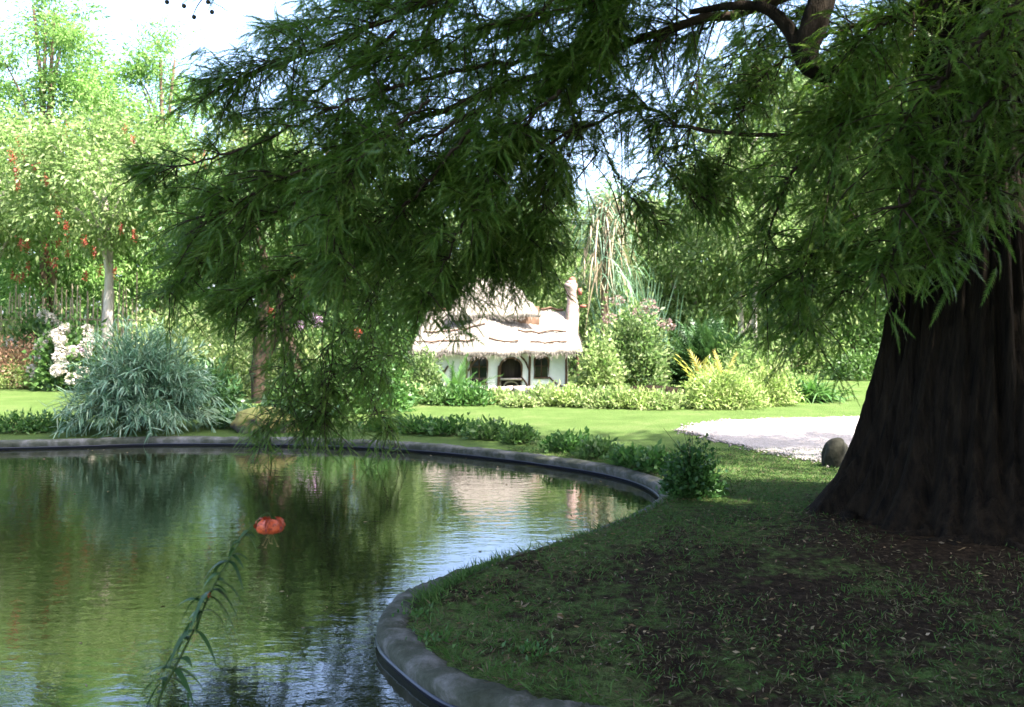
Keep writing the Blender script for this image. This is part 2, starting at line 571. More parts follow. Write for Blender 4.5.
def ground_z(pts, dist=None):
    pts = np.atleast_2d(pts)
    x, y = pts[:, 0], pts[:, 1]
    dd = dist_ol(pts) if dist is None else dist
    rise = 0.115 * sstep(0.19, 0.36, dd) * sstep(5.3, 6.6, y) * (1 - sstep(9.0, 10.2, y)) * sstep(-2, 0, x)
    rise = np.maximum(rise, 0.05 * sstep(0.25, 1.0, dd) * np.exp(-(((x - 2.5) / 3.5) ** 2 + ((y - 6.0) / 3.5) ** 2)))
    tr = np.hypot(x - TX, y - TY)
    z = rise + 0.07 * np.exp(-(tr / 1.9) ** 2) + 0.012 * smooth_noise(x, y, 2.2, 3) * sstep(0.25, 0.7, dd) * (1 - sstep(12, 16, y))
    return z - 0.012 * (1 - sstep(0.2, 0.26, dd))


hole = ol + nrm * 0.15
pts = [hole]
for o_ in (0.225, 0.28, 0.36, 0.46, 0.6):
    q = ol + nrm * o_
    ok = (dist_ol(q) > o_ - 0.02) & ~inside(q, hole)
    pts.append(q[ok])
gx, gy = np.meshgrid(np.arange(-15, 15.1, 0.3), np.arange(-6, 23, 0.3))
gq = np.stack([gx.ravel(), gy.ravel()], 1) + rng.uniform(-0.03, 0.03, (gx.size, 2))
ok = (dist_ol(gq) > 0.75) & ~inside(gq, ol)
pts.append(gq[ok])
cr = []
for s in (26, 36, 50, 75, 120, 200, 400, 700):
    a = np.linspace(0, 2 * np.pi, 40, endpoint=False)
    cr.append(np.stack([s * np.cos(a), 8 + s * np.sin(a)], 1))
pts.append(np.vstack(cr))
allp = np.vstack(pts)
nh = len(hole)
res = delaunay_2d_cdt([Vector(p) for p in allp], [(i, (i + 1) % nh) for i in range(nh)], [], 0, 1e-5)
gp = np.array([[p[0], p[1]] for p in res[0]])
gf = np.array([list(f) for f in res[2] if len(f) == 3])
cen = gp[gf].mean(1)
gf = gf[~inside(cen, hole)]
a_, b_, c_ = gp[gf[:, 0]], gp[gf[:, 1]], gp[gf[:, 2]]
flip = ((b_[:, 0] - a_[:, 0]) * (c_[:, 1] - a_[:, 1]) - (b_[:, 1] - a_[:, 1]) * (c_[:, 0] - a_[:, 0])) < 0
gf[flip] = gf[flip][:, ::-1]
gd = dist_ol(gp)
gz = ground_z(gp, gd)
ground = build('lawn_ground', [(np.column_stack([gp, gz]), gf)], M['lawn'], smooth=True)
tag(ground, 'lawn running from the shaded bank round the pond to the trees', 'lawn', kind='structure')


def soil_amt(p):
    x, y = p[:, 0], p[:, 1]
    s = (0.56 + 0.24 * smooth_noise(x, y, 3.6, 21)) * np.exp(-(((x - 2.2) / 3.6) ** 2 + ((y - 5.2) / 2.9) ** 2) ** 2) + 0.42 * np.exp(-(np.hypot(x - TX, y - TY) / 1.7) ** 2)
    return np.clip(s, 0, 0.85)


# validate() may not drop points, so the attribute has one value per vertex
at2 = ground.data.attributes.new('soil', 'FLOAT', 'POINT')
at2.data.foreach_set('value', soil_amt(gp).astype(np.float32))


def on_ground(px, py):
    p = at(px, py)
    return np.array([p[0], p[1], float(ground_z(p[None, :2])[0])])


def gpt(x, y):
    return np.array([x, y, float(ground_z(np.array([[x, y]]))[0])])


WZ = -0.115
wq = ol + nrm * 0.013
tess = tessellate_polygon([[Vector((p[0], p[1], 0)) for p in wq]])
wf = np.array([list(t) for t in tess])
a_, b_, c_ = wq[wf[:, 0]], wq[wf[:, 1]], wq[wf[:, 2]]
flip = ((b_[:, 0] - a_[:, 0]) * (c_[:, 1] - a_[:, 1]) - (b_[:, 1] - a_[:, 1]) * (c_[:, 0] - a_[:, 0])) < 0
wf[flip] = wf[flip][:, ::-1]
tag(build('pond_water', [(np.column_stack([wq, np.full(len(wq), WZ)]), wf)], M['water']),
    'dark rippled pond water mirroring trees and sky', 'water', kind='structure')

# kerb round the pond
prof = [(0.008, -0.085), (0.0, -0.03), (0.015, -0.008), (0.05, 0.006), (0.10, 0.010), (0.15, 0.004), (0.185, -0.012), (0.19, -0.3)]
KV = []
nn_ = len(ol)
joint = (np.arange(nn_) % 17 == 0)
kn = 0.008 * np.sin(np.arange(nn_) * 0.31) + 0.006 * rng.normal(size=nn_)
for k, (o_, z_) in enumerate(prof):
    q = ol + nrm * (o_ + (kn if k in (5, 6) else kn * 0.3))[:, None] if k != 0 else ol + nrm * (o_ + kn * 0.3)[:, None]
    KV.append(np.column_stack([q, np.full(nn_, z_) + ((0.005 * rng.normal(size=nn_) - .014 * joint) if 1 < k < 7 else 0)]))
KV = np.array(KV)


def ring_faces(rows, n):
    i = np.arange(rows - 1)[:, None] * n
    j = np.arange(n)[None]
    k = (j + 1) % n
    return np.stack([i + j, i + k, i + n + k, i + n + j], -1).reshape(-1, 4)


kerb = build('pond_kerb', [(KV.reshape(-1, 3), ring_faces(len(prof), nn_)[:, ::(1 if area < 0 else -1)])], M['kerb'], smooth=True)
tag(kerb, 'weathered concrete kerb curving round the edge of the pond', 'kerb')
lv = np.array([np.column_stack([ol + nrm * o_, np.full(nn_, z_)]) for o_, z_ in [(0.012, -0.078), (-0.008, -0.082), (-0.006, -0.090), (0.010, -0.094), (0.010, -0.7)]])
build('liner', [(lv.reshape(-1, 3), ring_faces(5, nn_))], M['liner'], kerb, smooth=True)

# gravel area on the right
gp_px = [(688, 429), (693, 434), (722, 441), (765, 451), (812, 461), (842, 466), (872, 472), (950, 487), (1060, 505), (1300, 520), (1500, 470), (1400, 420), (1100, 411), (960, 414), (872, 417), (800, 419), (740, 421), (703, 424)]
gpoly = closed_spline([at(*p)[:2] for p in gp_px], 6)
gpoly += 0.05 * rng.normal(size=gpoly.shape)
tess = tessellate_polygon([[Vector((p[0], p[1], 0)) for p in gpoly]])
wf = np.array([list(t) for t in tess])
a_, b_, c_ = gpoly[wf[:, 0]], gpoly[wf[:, 1]], gpoly[wf[:, 2]]
flip = ((b_[:, 0] - a_[:, 0]) * (c_[:, 1] - a_[:, 1]) - (b_[:, 1] - a_[:, 1]) * (c_[:, 0] - a_[:, 0])) < 0
wf[flip] = wf[flip][:, ::-1]
tag(build('gravel_path', [(np.column_stack([gpoly, np.full(len(gpoly), 0.022)]), wf)], M['gravel']),
    'pale gravel clearing beyond the big trunk', 'gravel path', kind='structure')

n_ = 2600
ki = rng.integers(0, len(gpoly), n_)
gq = gpoly[ki] + rng.uniform(0, 1, (n_, 1)) * (np.roll(gpoly, -1, 0)[ki] - gpoly[ki]) + .09 * rng.normal(size=(n_, 2))
gq = gq[(gq[:, 0] < 9) & (gq[:, 1] < 18)]
n_ = len(gq)
oc = np.array([[1, 0, 0], [0, 1, 0], [-1, 0, 0], [0, -1, 0], [0, 0, .6], [0, 0, -.6]])
of_ = np.array([[0, 1, 4], [1, 2, 4], [2, 3, 4], [3, 0, 4], [1, 0, 5], [2, 1, 5], [3, 2, 5], [0, 3, 5]])
pv = np.column_stack([gq, ground_z(gq) + .012])[:, None, :] + rng.uniform(.008, .026, (n_, 1, 1)) * (oc[None] + .25 * rng.normal(size=(n_, 6, 3)))
tag(build('loose_gravel', [(pv.reshape(-1, 3), (of_[None] + (np.arange(n_) * 6)[:, None, None]).reshape(-1, 3))], M['gravel']), 'loose pebbles scattered along the edge of the gravel', 'pebbles', kind='stuff')

# ------------------------------------------------------------------ the big cypress
cyp = empty('cypress_tree', (0, 0, 0), 'massive dark cypress with flared trunk and drooping feathery boughs over the pond', 'tree')
hz_ = [(-0.15, 1.62), (0.0, 1.40), (0.12, 1.26), (0.4, 1.07), (0.73, 0.94), (1.05, 0.86), (1.46, 0.77), (1.78, 0.72), (2.67, 0.60), (4.3, 0.50), (7, 0.40), (11, 0.26), (16, 0.10), (18, 0.03)]
zz = np.concatenate([np.linspace(-0.15, 1.0, 26), np.linspace(1.06, 4.5, 34), np.linspace(4.8, 18, 26)])
rr = np.interp(zz, [a for a, b in hz_], [b for a, b in hz_])
ns = 280
th = np.linspace(0, 2 * np.pi, ns, endpoint=False)
fl = np.zeros(ns)
for kk, am, ph in ((5, 0.45, 2.9), (8, 0.30, 0.4), (13, 0.2, 1.7), (3, 0.25, 0.9)):
    fl += am * np.cos(kk * th + ph)
V = []
for z_, r_ in zip(zz, rr):
    amp = 0.045 + 0.17 * math.exp(-max(z_, 0) / 0.8)
    tw = 0.04 * z_
    fr = fl + 0.25 * np.sin(31 * th + 3 * z_ + 1.5 * np.sin(z_ * 1.3)) + 0.18 * np.sin(47 * th - 2 * z_) + 0.05 * rng.normal(size=ns) - 0.9 * np.abs(np.sin(11.5 * th + 0.5 * np.sin(z_ * 1.1) + 2 * fl)) ** 6 - 0.6 * np.abs(np.sin(26.5 * th + 0.9 * np.sin(z_ * 1.7 + 1))) ** 5
    r2 = r_ * (1 + amp * fl) + 0.055 * (fr - fl) * (1 if z_ < 6 else 0.5)
    V.append(np.column_stack([TX + r2 * np.cos(th + tw * 0) + 0.03 * max(z_, 0) * 0.3, TY + r2 * np.sin(th), np.full(ns, z_ + 0.05)]))
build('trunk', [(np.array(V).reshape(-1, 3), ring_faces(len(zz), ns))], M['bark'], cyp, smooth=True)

for k, a in enumerate(np.radians([186, 214, 238, 252, 268])):
    L = np.linspace(0, 1, 14)
    rl = rng.uniform(.3, .75)
    px_ = TX + np.cos(a + .25 * np.sin(3 * L + k)) * (1.12 + rl * L)
    py_ = TY + np.sin(a + .25 * np.sin(3 * L + k)) * (1.12 + rl * L)
    pz_ = ground_z(np.column_stack([px_, py_])) - .01 - .05 * L
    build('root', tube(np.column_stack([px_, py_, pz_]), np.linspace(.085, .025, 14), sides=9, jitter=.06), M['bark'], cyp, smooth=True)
# boughs: (polyline (px, py, depth), wood radius at root / tip, foliage radius, sprays, start of foliage 0..1)
BOUGHS = [
    # long limb out to the left over the water
    ([(948, -70, 7.7), (850, -30, 8.0), (770, 4, 8.1), (690, 22, 8.2), (600, 55, 8.3), (480, 95, 8.5), (380, 135, 8.7), (280, 180, 8.8), (185, 235, 9.0)], .085, .012, .46, 2600, .34),
    ([(935, 140, 7.7), (820, 138, 7.9), (700, 132, 8.0), (640, 108, 8.1), (560, 138, 8.2), (480, 165, 8.3), (400, 205, 8.4), (300, 265, 8.5), (225, 315, 8.6)], .030, .006, .30, 2000, .28),
    ([(930, -160, 7.8), (700, -80, 8.2), (520, -30, 8.6), (420, 5, 8.8), (330, 45, 9.0), (250, 75, 9.2), (205, 100, 9.3)], .08, .01, .40, 1900, .35),
    ([(520, 60, 8.3), (420, 80, 8.4), (330, 110, 8.6), (240, 150, 8.8), (165, 168, 9.0), (140, 170, 9.1)], .03, .006, .26, 900, .1),
    ([(480, 110, 8.4), (380, 160, 8.6), (290, 205, 8.8), (215, 250, 9.0), (160, 300, 9.2)], .03, .006, .30, 950, .1),
    ([(470, 130, 8.0), (420, 190, 8.1), (370, 235, 8.3), (310, 275, 8.5), (262, 330, 8.7)], .025, .005, .27, 800, .1),
    ([(560, 90, 7.8), (500, 150, 7.8), (470, 210, 7.8), (445, 260, 7.9), (425, 305, 8.0)], .025, .005, .30, 1100, .1),
    ([(580, 110, 8.2), (555, 165, 8.2), (545, 215, 8.2), (540, 255, 8.3)], .02, .005, .27, 800, .1),
    ([(600, 60, 8.3), (540, 100, 8.2), (500, 180, 8.2), (500, 240, 8.2)], .02, .005, .30, 800, .1),
    ([(430, 100, 8.0), (370, 150, 7.8), (330, 210, 7.7), (350, 280, 7.7)], .02, .005, .30, 900, .1),
    ([(330, 120, 9.0), (270, 190, 9.2), (230, 260, 9.4), (235, 310, 9.5)], .02, .004, .26, 500, .1),
    # top strip
    ([(760, -30, 7.6), (640, -10, 7.8), (540, 15, 8.0), (440, 40, 8.2), (350, 70, 8.4)], .03, .006, .36, 1300, .0),
    ([(800, -20, 8.2), (720, 20, 8.3), (660, 50, 8.5), (600, 85, 8.7)], .02, .006, .24, 330, .05),
    # hanging curtain that almost reaches the far kerb
    ([(520, 120, 9.4), (430, 170, 10.2), (370, 220, 10.9), (340, 300, 11.2), (330, 370, 11.4), (325, 430, 11.5)], .035, .005, .42, 1250, .35),
    ([(400, 200, 10.6), (375, 280, 11.0), (372, 340, 11.2), (390, 385, 11.3)], .018, .004, .30, 420, .15),
    ([(330, 230, 10.9), (300, 300, 11.2), (285, 360, 11.4), (290, 415, 11.5)], .018, .004, .28, 420, .25),
    ([(420, 190, 10.2), (415, 250, 10.4), (400, 310, 10.6), (395, 345, 10.6)], .016, .004, .26, 380, .2),
    # farther tier that closes the top of the view
    ([(900, -90, 9.5), (760, -60, 10.2), (640, -20, 10.8), (540, 20, 11.2), (450, 60, 11.5)], .05, .008, .50, 1500, .1),
    ([(820, -110, 9.5), (640, -70, 10.0), (480, -30, 10.4), (360, 10, 10.6), (290, 30, 10.8)], .05, .008, .50, 1700, .2),
    ([(450, 0, 9.6), (400, 60, 9.9), (360, 120, 10.2), (330, 180, 10.4), (310, 230, 10.5)], .03, .006, .48, 1500, .1),
    ([(560, -10, 9.6), (510, 60, 9.8), (470, 130, 10.0), (440, 200, 10.1)], .03, .006, .46, 1400, .1),
    ([(400, 30, 9.4), (330, 80, 9.6), (260, 140, 9.8), (210, 200, 10.0), (190, 250, 10.0)], .03, .006, .42, 1200, .1),
    ([(620, -40, 8.8), (590, 20, 9.0), (570, 60, 9.0), (555, 100, 9.0)], .025, .006, .38, 800, .05),
    ([(880, -40, 9.0), (820, 0, 9.4), (760, 40, 9.6), (720, 70, 9.8)], .03, .006, .42, 800, .05),
    ([(900, 40, 8.8), (860, 90, 9.2), (800, 130, 9.4), (760, 170, 9.6)], .03, .006, .40, 900, .05),
    ([(980, -60, 8.6), (930, -20, 8.9), (890, 40, 9.0), (870, 110, 9.0)], .03, .006, .45, 900, .05),
    ([(700, -60, 8.0), (640, -20, 8.0), (610, 20, 8.0), (600, 50, 8.0)], .025, .006, .30, 650, .05),
    ([(480, 150, 8.9), (440, 210, 9.1), (395, 260, 9.3), (370, 300, 9.4)], .02, .005, .34, 800, .05),
    ([(560, 110, 8.9), (540, 170, 9.0), (500, 230, 9.1), (470, 265, 9.1)], .02, .005, .32, 800, .05),
    ([(345, 330, 11.2), (300, 375, 11.5), (272, 410, 11.7), (262, 438, 11.8)], .014, .003, .34, 420, .1),
    ([(345, 340, 11.2), (365, 380, 11.5), (380, 415, 11.6), (392, 432, 11.7)], .014, .003, .30, 380, .1),
    ([(335, 370, 11.3), (318, 405, 11.6), (305, 432, 11.7)], .012, .003, .34, 380, .1),
    ([(470, 190, 8.4), (490, 235, 8.5), (500, 258, 8.6), (516, 272, 8.6)], .014, .003, .26, 520, .1),
    ([(430, 240, 8.6), (441, 275, 8.7), (432, 300, 8.7)], .012, .003, .24, 420, .1),
    # thin airy twigs in front of the sky gap
    ([(640, 108, 8.1), (655, 150, 8.1), (690, 190, 8.1), (735, 215, 8.2)], .014, .003, .24, 300, .2),
    ([(600, 125, 8.2), (615, 175, 8.2), (640, 205, 8.3), (675, 235, 8.3)], .012, .003, .22, 260, .3),
    ([(700, 60, 8.2), (690, 110, 8.2), (700, 165, 8.2), (720, 190, 8.2)], .012, .003, .26, 420, .1),
    ([(760, 40, 8.2), (745, 100, 8.2), (730, 150, 8.2), (700, 200, 8.2)], .012, .003, .26, 330, .1),
    # right block between the gap and the trunk
    ([(930, 60, 7.6), (860, 110, 7.6), (800, 160, 7.7), (770, 230, 7.8), (765, 300, 7.9)], .035, .006, .34, 1000, .15),
    ([(930, 130, 7.9), (870, 170, 8.3), (830, 230, 8.5), (810, 300, 8.6), (800, 335, 8.7)], .035, .006, .36, 950, .1),
    ([(920, 30, 7.4), (870, 70, 7.3), (840, 130, 7.2), (830, 190, 7.2)], .03, .006, .34, 900, .05),
    ([(900, 160, 7.4), (850, 200, 7.3), (820, 250, 7.3), (790, 280, 7.4)], .025, .005, .28, 650, .1),
    ([(920, 10, 7.6), (840, 30, 7.6), (770, 70, 7.8), (735, 120, 7.9)], .03, .006, .28, 560, .05),
    ([(900, 200, 7.3), (880, 240, 7.2), (860, 275, 7.2), (835, 300, 7.3)], .02, .005, .20, 330, .1),
    # boughs hanging in front of the trunk
    ([(1080, -60, 6.6), (1010, 10, 6.1), (950, 70, 5.9), (905, 120, 5.8), (885, 165, 5.8)], .03, .006, .26, 380, .1),
    ([(1100, 20, 6.5), (1030, 70, 6.0), (970, 120, 5.8), (925, 180, 5.7), (900, 215, 5.7)], .03, .006, .22, 340, .1),
    ([(1120, 60, 6.4), (1060, 110, 6.0), (1010, 170, 5.8), (985, 195, 5.8)], .025, .005, .20, 340, .1),
    ([(1090, -90, 6.6), (1040, -20, 6.2), (1000, 40, 6.0), (985, 90, 5.9)], .025, .005, .26, 480, .05),
    ([(960, 120, 6.6), (930, 190, 6.1), (908, 235, 5.9), (890, 262, 5.8), (878, 275, 5.8)], .02, .004, .15, 200, .2),
    ([(1000, 190, 6.4), (965, 220, 5.9), (940, 242, 5.8), (925, 262, 5.8)], .016, .004, .13, 130, .2),
    ([(1060, -20, 7.0), (960, -10, 6.8), (890, 20, 6.7), (840, 60, 6.7)], .03, .006, .30, 650, .1),
]
for bi, (pl, r0, r1, fr_, cnt, t0) in enumerate(BOUGHS):
    c = spline([P(*p) for p in pl], 46)
    c[1:-1] += 0.012 * rng.normal(size=(44, 3))
    wood = tube(c, r0 * .7, r1 * .8, 7, 0.05)
    cnt = int(cnt * (2.1 if pl[0][2] > 8.7 and pl[0][1] < 50 else 1.55 if pl[0][2] < 9.3 else 1.35))
    # secondary twigs
    seglen = np.linalg.norm(np.diff(c, axis=0), axis=1).sum()
    ntw = int(14 + seglen * 16)
    fr_ *= 1.22
    ends, starts, dirs = [], [], []
    for k in range(ntw):
        t = rng.uniform(t0, 1.0)
        i = min(int(t * 45), 44)
        ax = unit(c[i + 1] - c[i])
        side = ball_dirs(1)[0]
        side -= ax * side.dot(ax) * 0.6
        side = unit(side + np.array([0, 0, 0.15]))
        L = fr_ * rng.uniform(0.6, 1.5)
        dv = unit(side + ax * rng.uniform(0.2, 0.9))
        tt = np.linspace(0, 1, 7)[:, None]
        tw = c[i] + dv * L * tt + np.array([0, 0, -0.32 * L]) * tt ** 2 + 0.008 * rng.normal(size=(7, 3)) * tt
        wood += tube(tw, 0.0055 + r1 * 0.3, 0.0018, 4, cap=False)
        ends.append(tw)
    limb = build('limb', wood, M['twig'], cyp, smooth=True)
    # feathery sprays sit along the twigs and hang
    tws = np.array(ends)
    ki = rng.integers(0, ntw, cnt)
    tt = rng.uniform(0.08, 1.0, cnt) * 5.999
    i0 = tt.astype(int)
    fr = (tt - i0)[:, None]
    pos = tws[ki, i0] * (1 - fr) + tws[ki, i0 + 1] * fr
    ax = unit(tws[ki, i0 + 1] - tws[ki, i0])
    bax = unit(c[-1] - c[0])
    dv = ax * 0.35 + ball_dirs(cnt) * np.array([1, 1, .45]) + np.array([0, 0, 0.16]) + 0.55 * bax * np.array([1, 1, .5])
    near = np.mean([p[2] for p in pl]) < 6.5
    Ls = rng.uniform(0.08, 0.25, cnt)
    build('foliage', [sprays(pos + 0.02 * rng.normal(size=pos.shape), dv, Ls, 18 if near else 14, 0.10, 0.52, 0.42, 0.022 if near else 0.030)], M['cypress'], limb)

# two bare limbs that show against the sky
st = spline([P(820, -60, 7.4), P(824, -10, 7.25), P(812, 30, 7.2), P(806, 58, 7.2), P(818, 70, 7.25), P(832, 74, 7.3)], 26)
build('limb', tube(st, np.linspace(.115, .075, 26), sides=9, jitter=0.06), M['bark'], cyp, smooth=True)
st = spline([P(690, 12, 7.6), P(730, 6, 7.5), P(765, 8, 7.4), P(788, 28, 7.3), P(802, 56, 7.25)], 26)
build('limb', tube(st, np.linspace(.022, .065, 26), sides=8, jitter=0.06), M['bark'], cyp, smooth=True)
# bare hanging twigs
for pl in ([(618, 100), (622, 150), (621, 215), (622, 258)], [(635, 90), (628, 140), (630, 180)], [(580, 120), (584, 170), (590, 215)], [(330, 290), (322, 340), (326, 385)],
           [(350, 215), (338, 235), (332, 262)], [(372, 250), (378, 300), (372, 352)], [(660, 40), (668, 90), (690, 118)], [(600, 150), (560, 200), (545, 215)], [(620, 215), (610, 185), (590, 160), (570, 150)]):
    d_ = 8.0 if pl[0][0] > 500 else 9.8
    build('twig', tube(spline([P(a, b, d_ + 0.05 * k) for k, (a, b) in enumerate(pl)], 14), .007, .003, 5), M['twig'], cyp, smooth=True)
# round cones
for (a, b, d_) in [(167, 2, 9.0), (184, 6, 9.0), (194, 17, 9.0), (212, 12, 9.0), (208, 2, 9.0), (569, 155, 8.1)]:
    u = ball_dirs(1)
    a1 = np.linspace(0, np.pi, 8)[:, None]; a2 = np.linspace(0, 2 * np.pi, 11)[None, :-1]
    rad = 0.022 * (1 + 0.10 * np.sin(5 * a2) * np.sin(4 * a1))
    vv = np.stack([rad * np.sin(a1) * np.cos(a2), rad * np.sin(a1) * np.sin(a2), rad * np.cos(a1) + 0 * a2], -1).reshape(-1, 3) + P(a, b, d_)
    build('cone', [(vv, ring_faces(8, 10))], M['cone'], cyp, smooth=True)
# twig carrying the cones top left
for pl in ([(330, -70, 9.1), (255, -40, 9.05), (200, -10, 9.0), (182, 4, 9.0)], [(255, -40, 9.05), (222, -12, 9.0), (208, 3, 9.0)], [(222, -25, 9.0), (200, 2, 9.0), (193, 15, 9.0)]):
    build('twig', tube(spline([P(*p) for p in pl], 14), .008, .003, 5), M['twig'], cyp, smooth=True)
cc = spline([P(330, -70, 9.1), P(255, -40, 9.05), P(200, -14, 9.0)], 20)
ii = rng.integers(0, 20, 110)
build('foliage', [sprays(cc[ii] + 0.05 * rng.normal(size=(110, 3)), ball_dirs(110) + np.array([0, 0, -.4]), rng.uniform(.12, .25, 110), 12, .13, .4)], M['cypress'], cyp)

# upper crown: unseen boughs in tiers above the view, shaped for the shade they cast
tiers, crown_pos, crown_dir = [], [], []
for k in range(185):
    z0 = rng.uniform(6.2, 16.5)
    a = rng.uniform(0, 2 * np.pi)
    reach = np.interp(z0, [6, 9, 13, 17], [10.5, 10.0, 7.0, 2.5]) * rng.uniform(0.60, 1.06)
    ex, ey = math.cos(a), math.sin(a)
    reach *= 1 + 0.18 * (ex * 0.2 - ey * 0.8)                  # a little longer towards the sun and the camera
    reach *= np.interp(ey, [-.2, .35, 1], [1.0, .64, .48])
    L = np.linspace(0, 1, 24)[:, None]
    c = np.array([TX, TY, z0]) + np.array([ex, ey, 0]) * reach * L + np.array([0, 0, 1.3]) * L - np.array([0, 0, 1.5]) * L ** 2.2
    c[2:] += 0.06 * rng.normal(size=(22, 3))
    tiers += tube(c, 0.045, 0.008, 5, 0.05)
    nsp = int(88 * reach)
    t = np.sqrt(rng.uniform(0.02, 1.0, nsp)) * 22.99
    i0 = t.astype(int)
    wd = 0.4 + 0.75 * np.sin(np.pi * np.clip(t / 23, 0, 1)) + 0.1
    perp = np.array([-ey, ex, 0])
    s = rng.normal(size=nsp) * wd * 0.75
    crown_pos.append(c[i0] + perp * s[:, None] + np.column_stack([rng.normal(size=nsp) * .15, rng.normal(size=nsp) * .15, -0.10 * np.abs(s) + 0.16 * rng.normal(size=nsp)]))
    crown_dir.append(np.array([ex, ey, 0]) * 0.6 + perp * np.sign(s)[:, None] * 0.7 + 0.5 * ball_dirs(nsp) + np.array([0, 0, -.15]))
cp, cdv = np.vstack(crown_pos), np.vstack(crown_dir)
xs = cp[:, 0] - sd.x / sd.z * cp[:, 2]
ys = cp[:, 1] - sd.y / sd.z * cp[:, 2]
thin = 0.972 * sstep(6.4, 8.5, ys) * sstep(-3.5, -0.5, xs) + 0.35 * sstep(8.5, 13, ys) * (1 - sstep(-3.5, -0.5, xs))  # sprays dropped by where their shadow lands, to let sun onto the lawn
thin = thin - 0.42 * sstep(12.2, 13.0, ys) * (1 - sstep(14.0, 14.8, ys)) * sstep(1.5, 2.5, xs)
low = (rng.uniform(0, 1, len(cp)) > thin) & (cp[:, 2] > 1.95 + 0.345 * np.maximum(cp[:, 1], 0) + 0.4)     # the lower boughs are those modelled above
cp, cdv = cp[low], cdv[low]
build('upper_limbs', tiers, M['twig'], cyp, smooth=True)
build('crown', [sprays(cp, cdv, rng.uniform(.40, .75, len(cp)), 5, .22, .3, .35, .085)], M['cypress'], cyp)


# ------------------------------------------------------------------ generators for garden plants
def crown_cloud(K, rx, ry, rz, zc, per, llen, lwid, hang=0.3, csize=0.55, hollow=0.55):
    d = ball_dirs(K)
    rad = rng.uniform(hollow, 1.0, K)[:, None]
    lump = 1 + 0.16 * np.sin(3.1 * np.arctan2(d[:, 1], d[:, 0]) + 5 * d[:, 2])[:, None]
    cen = d * rad * lump * np.array([rx, ry, rz]) + np.array([0, 0, zc])
    n = K * per
    k = np.repeat(np.arange(K), per)
    cs = csize * rng.uniform(0.5, 1.4, K)[k][:, None]
    off = rng.normal(size=(n, 3)) * cs * np.array([1, 1, .6])
    pos = cen[k] + off
    dv = unit(off) * 0.7 + d[k] * 0.35 + 0.55 * ball_dirs(n) + np.array([0, 0, -hang])
    return cen, leaves(pos, dv, rng.uniform(.65, 1.25, n) * llen, rng.uniform(.7, 1.2, n) * lwid)


def tree_parts(root, h, rx, rz, zc, K, per, llen, lwid, leafm, barkm, tr=0.16, hang=0.3, csize=0.55, ry=None, lean=0.0, stems=1, hollow=.5):
    cen, lf = crown_cloud(K, rx, ry or rx, rz, zc, per, llen, lwid, hang, csize, hollow)
    wood = []
    for s in range(stems):
        off = np.array([rng.uniform(-.5, .5), rng.uniform(-.5, .5), 0]) * (0 if stems == 1 else 1.0) * 0.8
        tp = np.linspace(0, 1, 12)[:, None]
        c = off * (1 + tp * 0.8) + np.array([lean, 0, h * 0.9]) * tp + np.array([.12, .12, 0]) * np.sin(tp * 5 + rng.uniform(0, 6)) * tp
        wood += tube(c, np.linspace(tr, tr * .25, 12) * np.where(np.arange(12) == 0, 1.35, 1), sides=8, jitter=.05)
        for q in range(9 if stems == 1 else 3):
            e = cen[rng.integers(0, K)]
            i = int(np.clip(e[2] / (h * .9) * 11 - rng.uniform(1, 3), 2, 10))
            L = np.linspace(0, 1, 8)[:, None]
            b = c[i] * (1 - L) + e * L + np.array([0, 0, .35]) * np.sin(L * np.pi)
            wood += tube(b, tr * .38, .015, 5, .05)
    build('trunk', wood, barkm, root, smooth=True)
    build('crown', [lf], leafm, root)


def bush_parts(root, rx, ry, h, n, llen, lwid, leafm, stemm='stem', hang=.1, up=.25, fill=.55, base=0.0):
    d = ball_dirs(n)
    d[:, 2] = np.abs(d[:, 2]) * 1.0
    az = np.arctan2(d[:, 1], d[:, 0])
    lump = 1 + .17 * np.sin(4 * az + 2 * d[:, 2] + rng.uniform(0, 6)) + .10 * np.sin(9 * az + 7 * d[:, 2] + rng.uniform(0, 6)) + .07 * rng.normal(size=n)
    r = rng.uniform(fill, 1, n) ** .8 * lump
    pos = d * r[:, None] * np.array([rx, ry, h - base]) + np.array([0, 0, base + 0.02])
    dv = d * .6 + .7 * ball_dirs(n) + np.array([0, 0, up - hang])
    build('foliage', [leaves(pos, dv, rng.uniform(.6, 1.3, n) * llen, rng.uniform(.7, 1.2, n) * lwid)], leafm, root)
    st = []
    for k in range(10):
        e = d[k] * np.array([rx, ry, h]) * .75
        L = np.linspace(0, 1, 6)[:, None]
        st += tube(np.array([rng.uniform(-.1, .1) * rx, rng.uniform(-.1, .1) * ry, -.02]) * (1 - L) + e * L + np.array([0, 0, .1 * h]) * np.sin(L * 3.14), .010 + .006 * h, .004, 5)
    build('stems', st, M[stemm], root, smooth=True)


def gx_at(px, d):
    return (px - CX) / F * d


# ------------------------------------------------------------------ background trees: templates, then copies
def t_at(px, d):
    return (gx_at(px, d), d, 0)


tA = empty('feathery_tree', t_at(62, 29), 'tall pale feathery tree behind the stake fence, top left', 'tree', 'tall feathery trees at back left')
tree_parts(tA, 12.2, 2.15, 5.3, 6.6, 205, 215, .16, .055, M['lime_leaf'], M['brown_bark'], .16, .5, .36, stems=3)
copy_tree(tA, t_at(-55, 30), 1.3, (1.1, 1.1, .92), 'feathery pale tree cut by the left picture edge', 'tall feathery trees at back left')
copy_tree(tA, t_at(150, 31), 2.4, (.95, .95, .93), 'feathery pale tree standing just left of the bright sky gap', 'tall feathery trees at back left')
copy_tree(tA, t_at(262, 32), 4.1, (1.0, 1.0, .64), 'shorter feathery tree below the bright sky gap', 'tall feathery trees at back left')

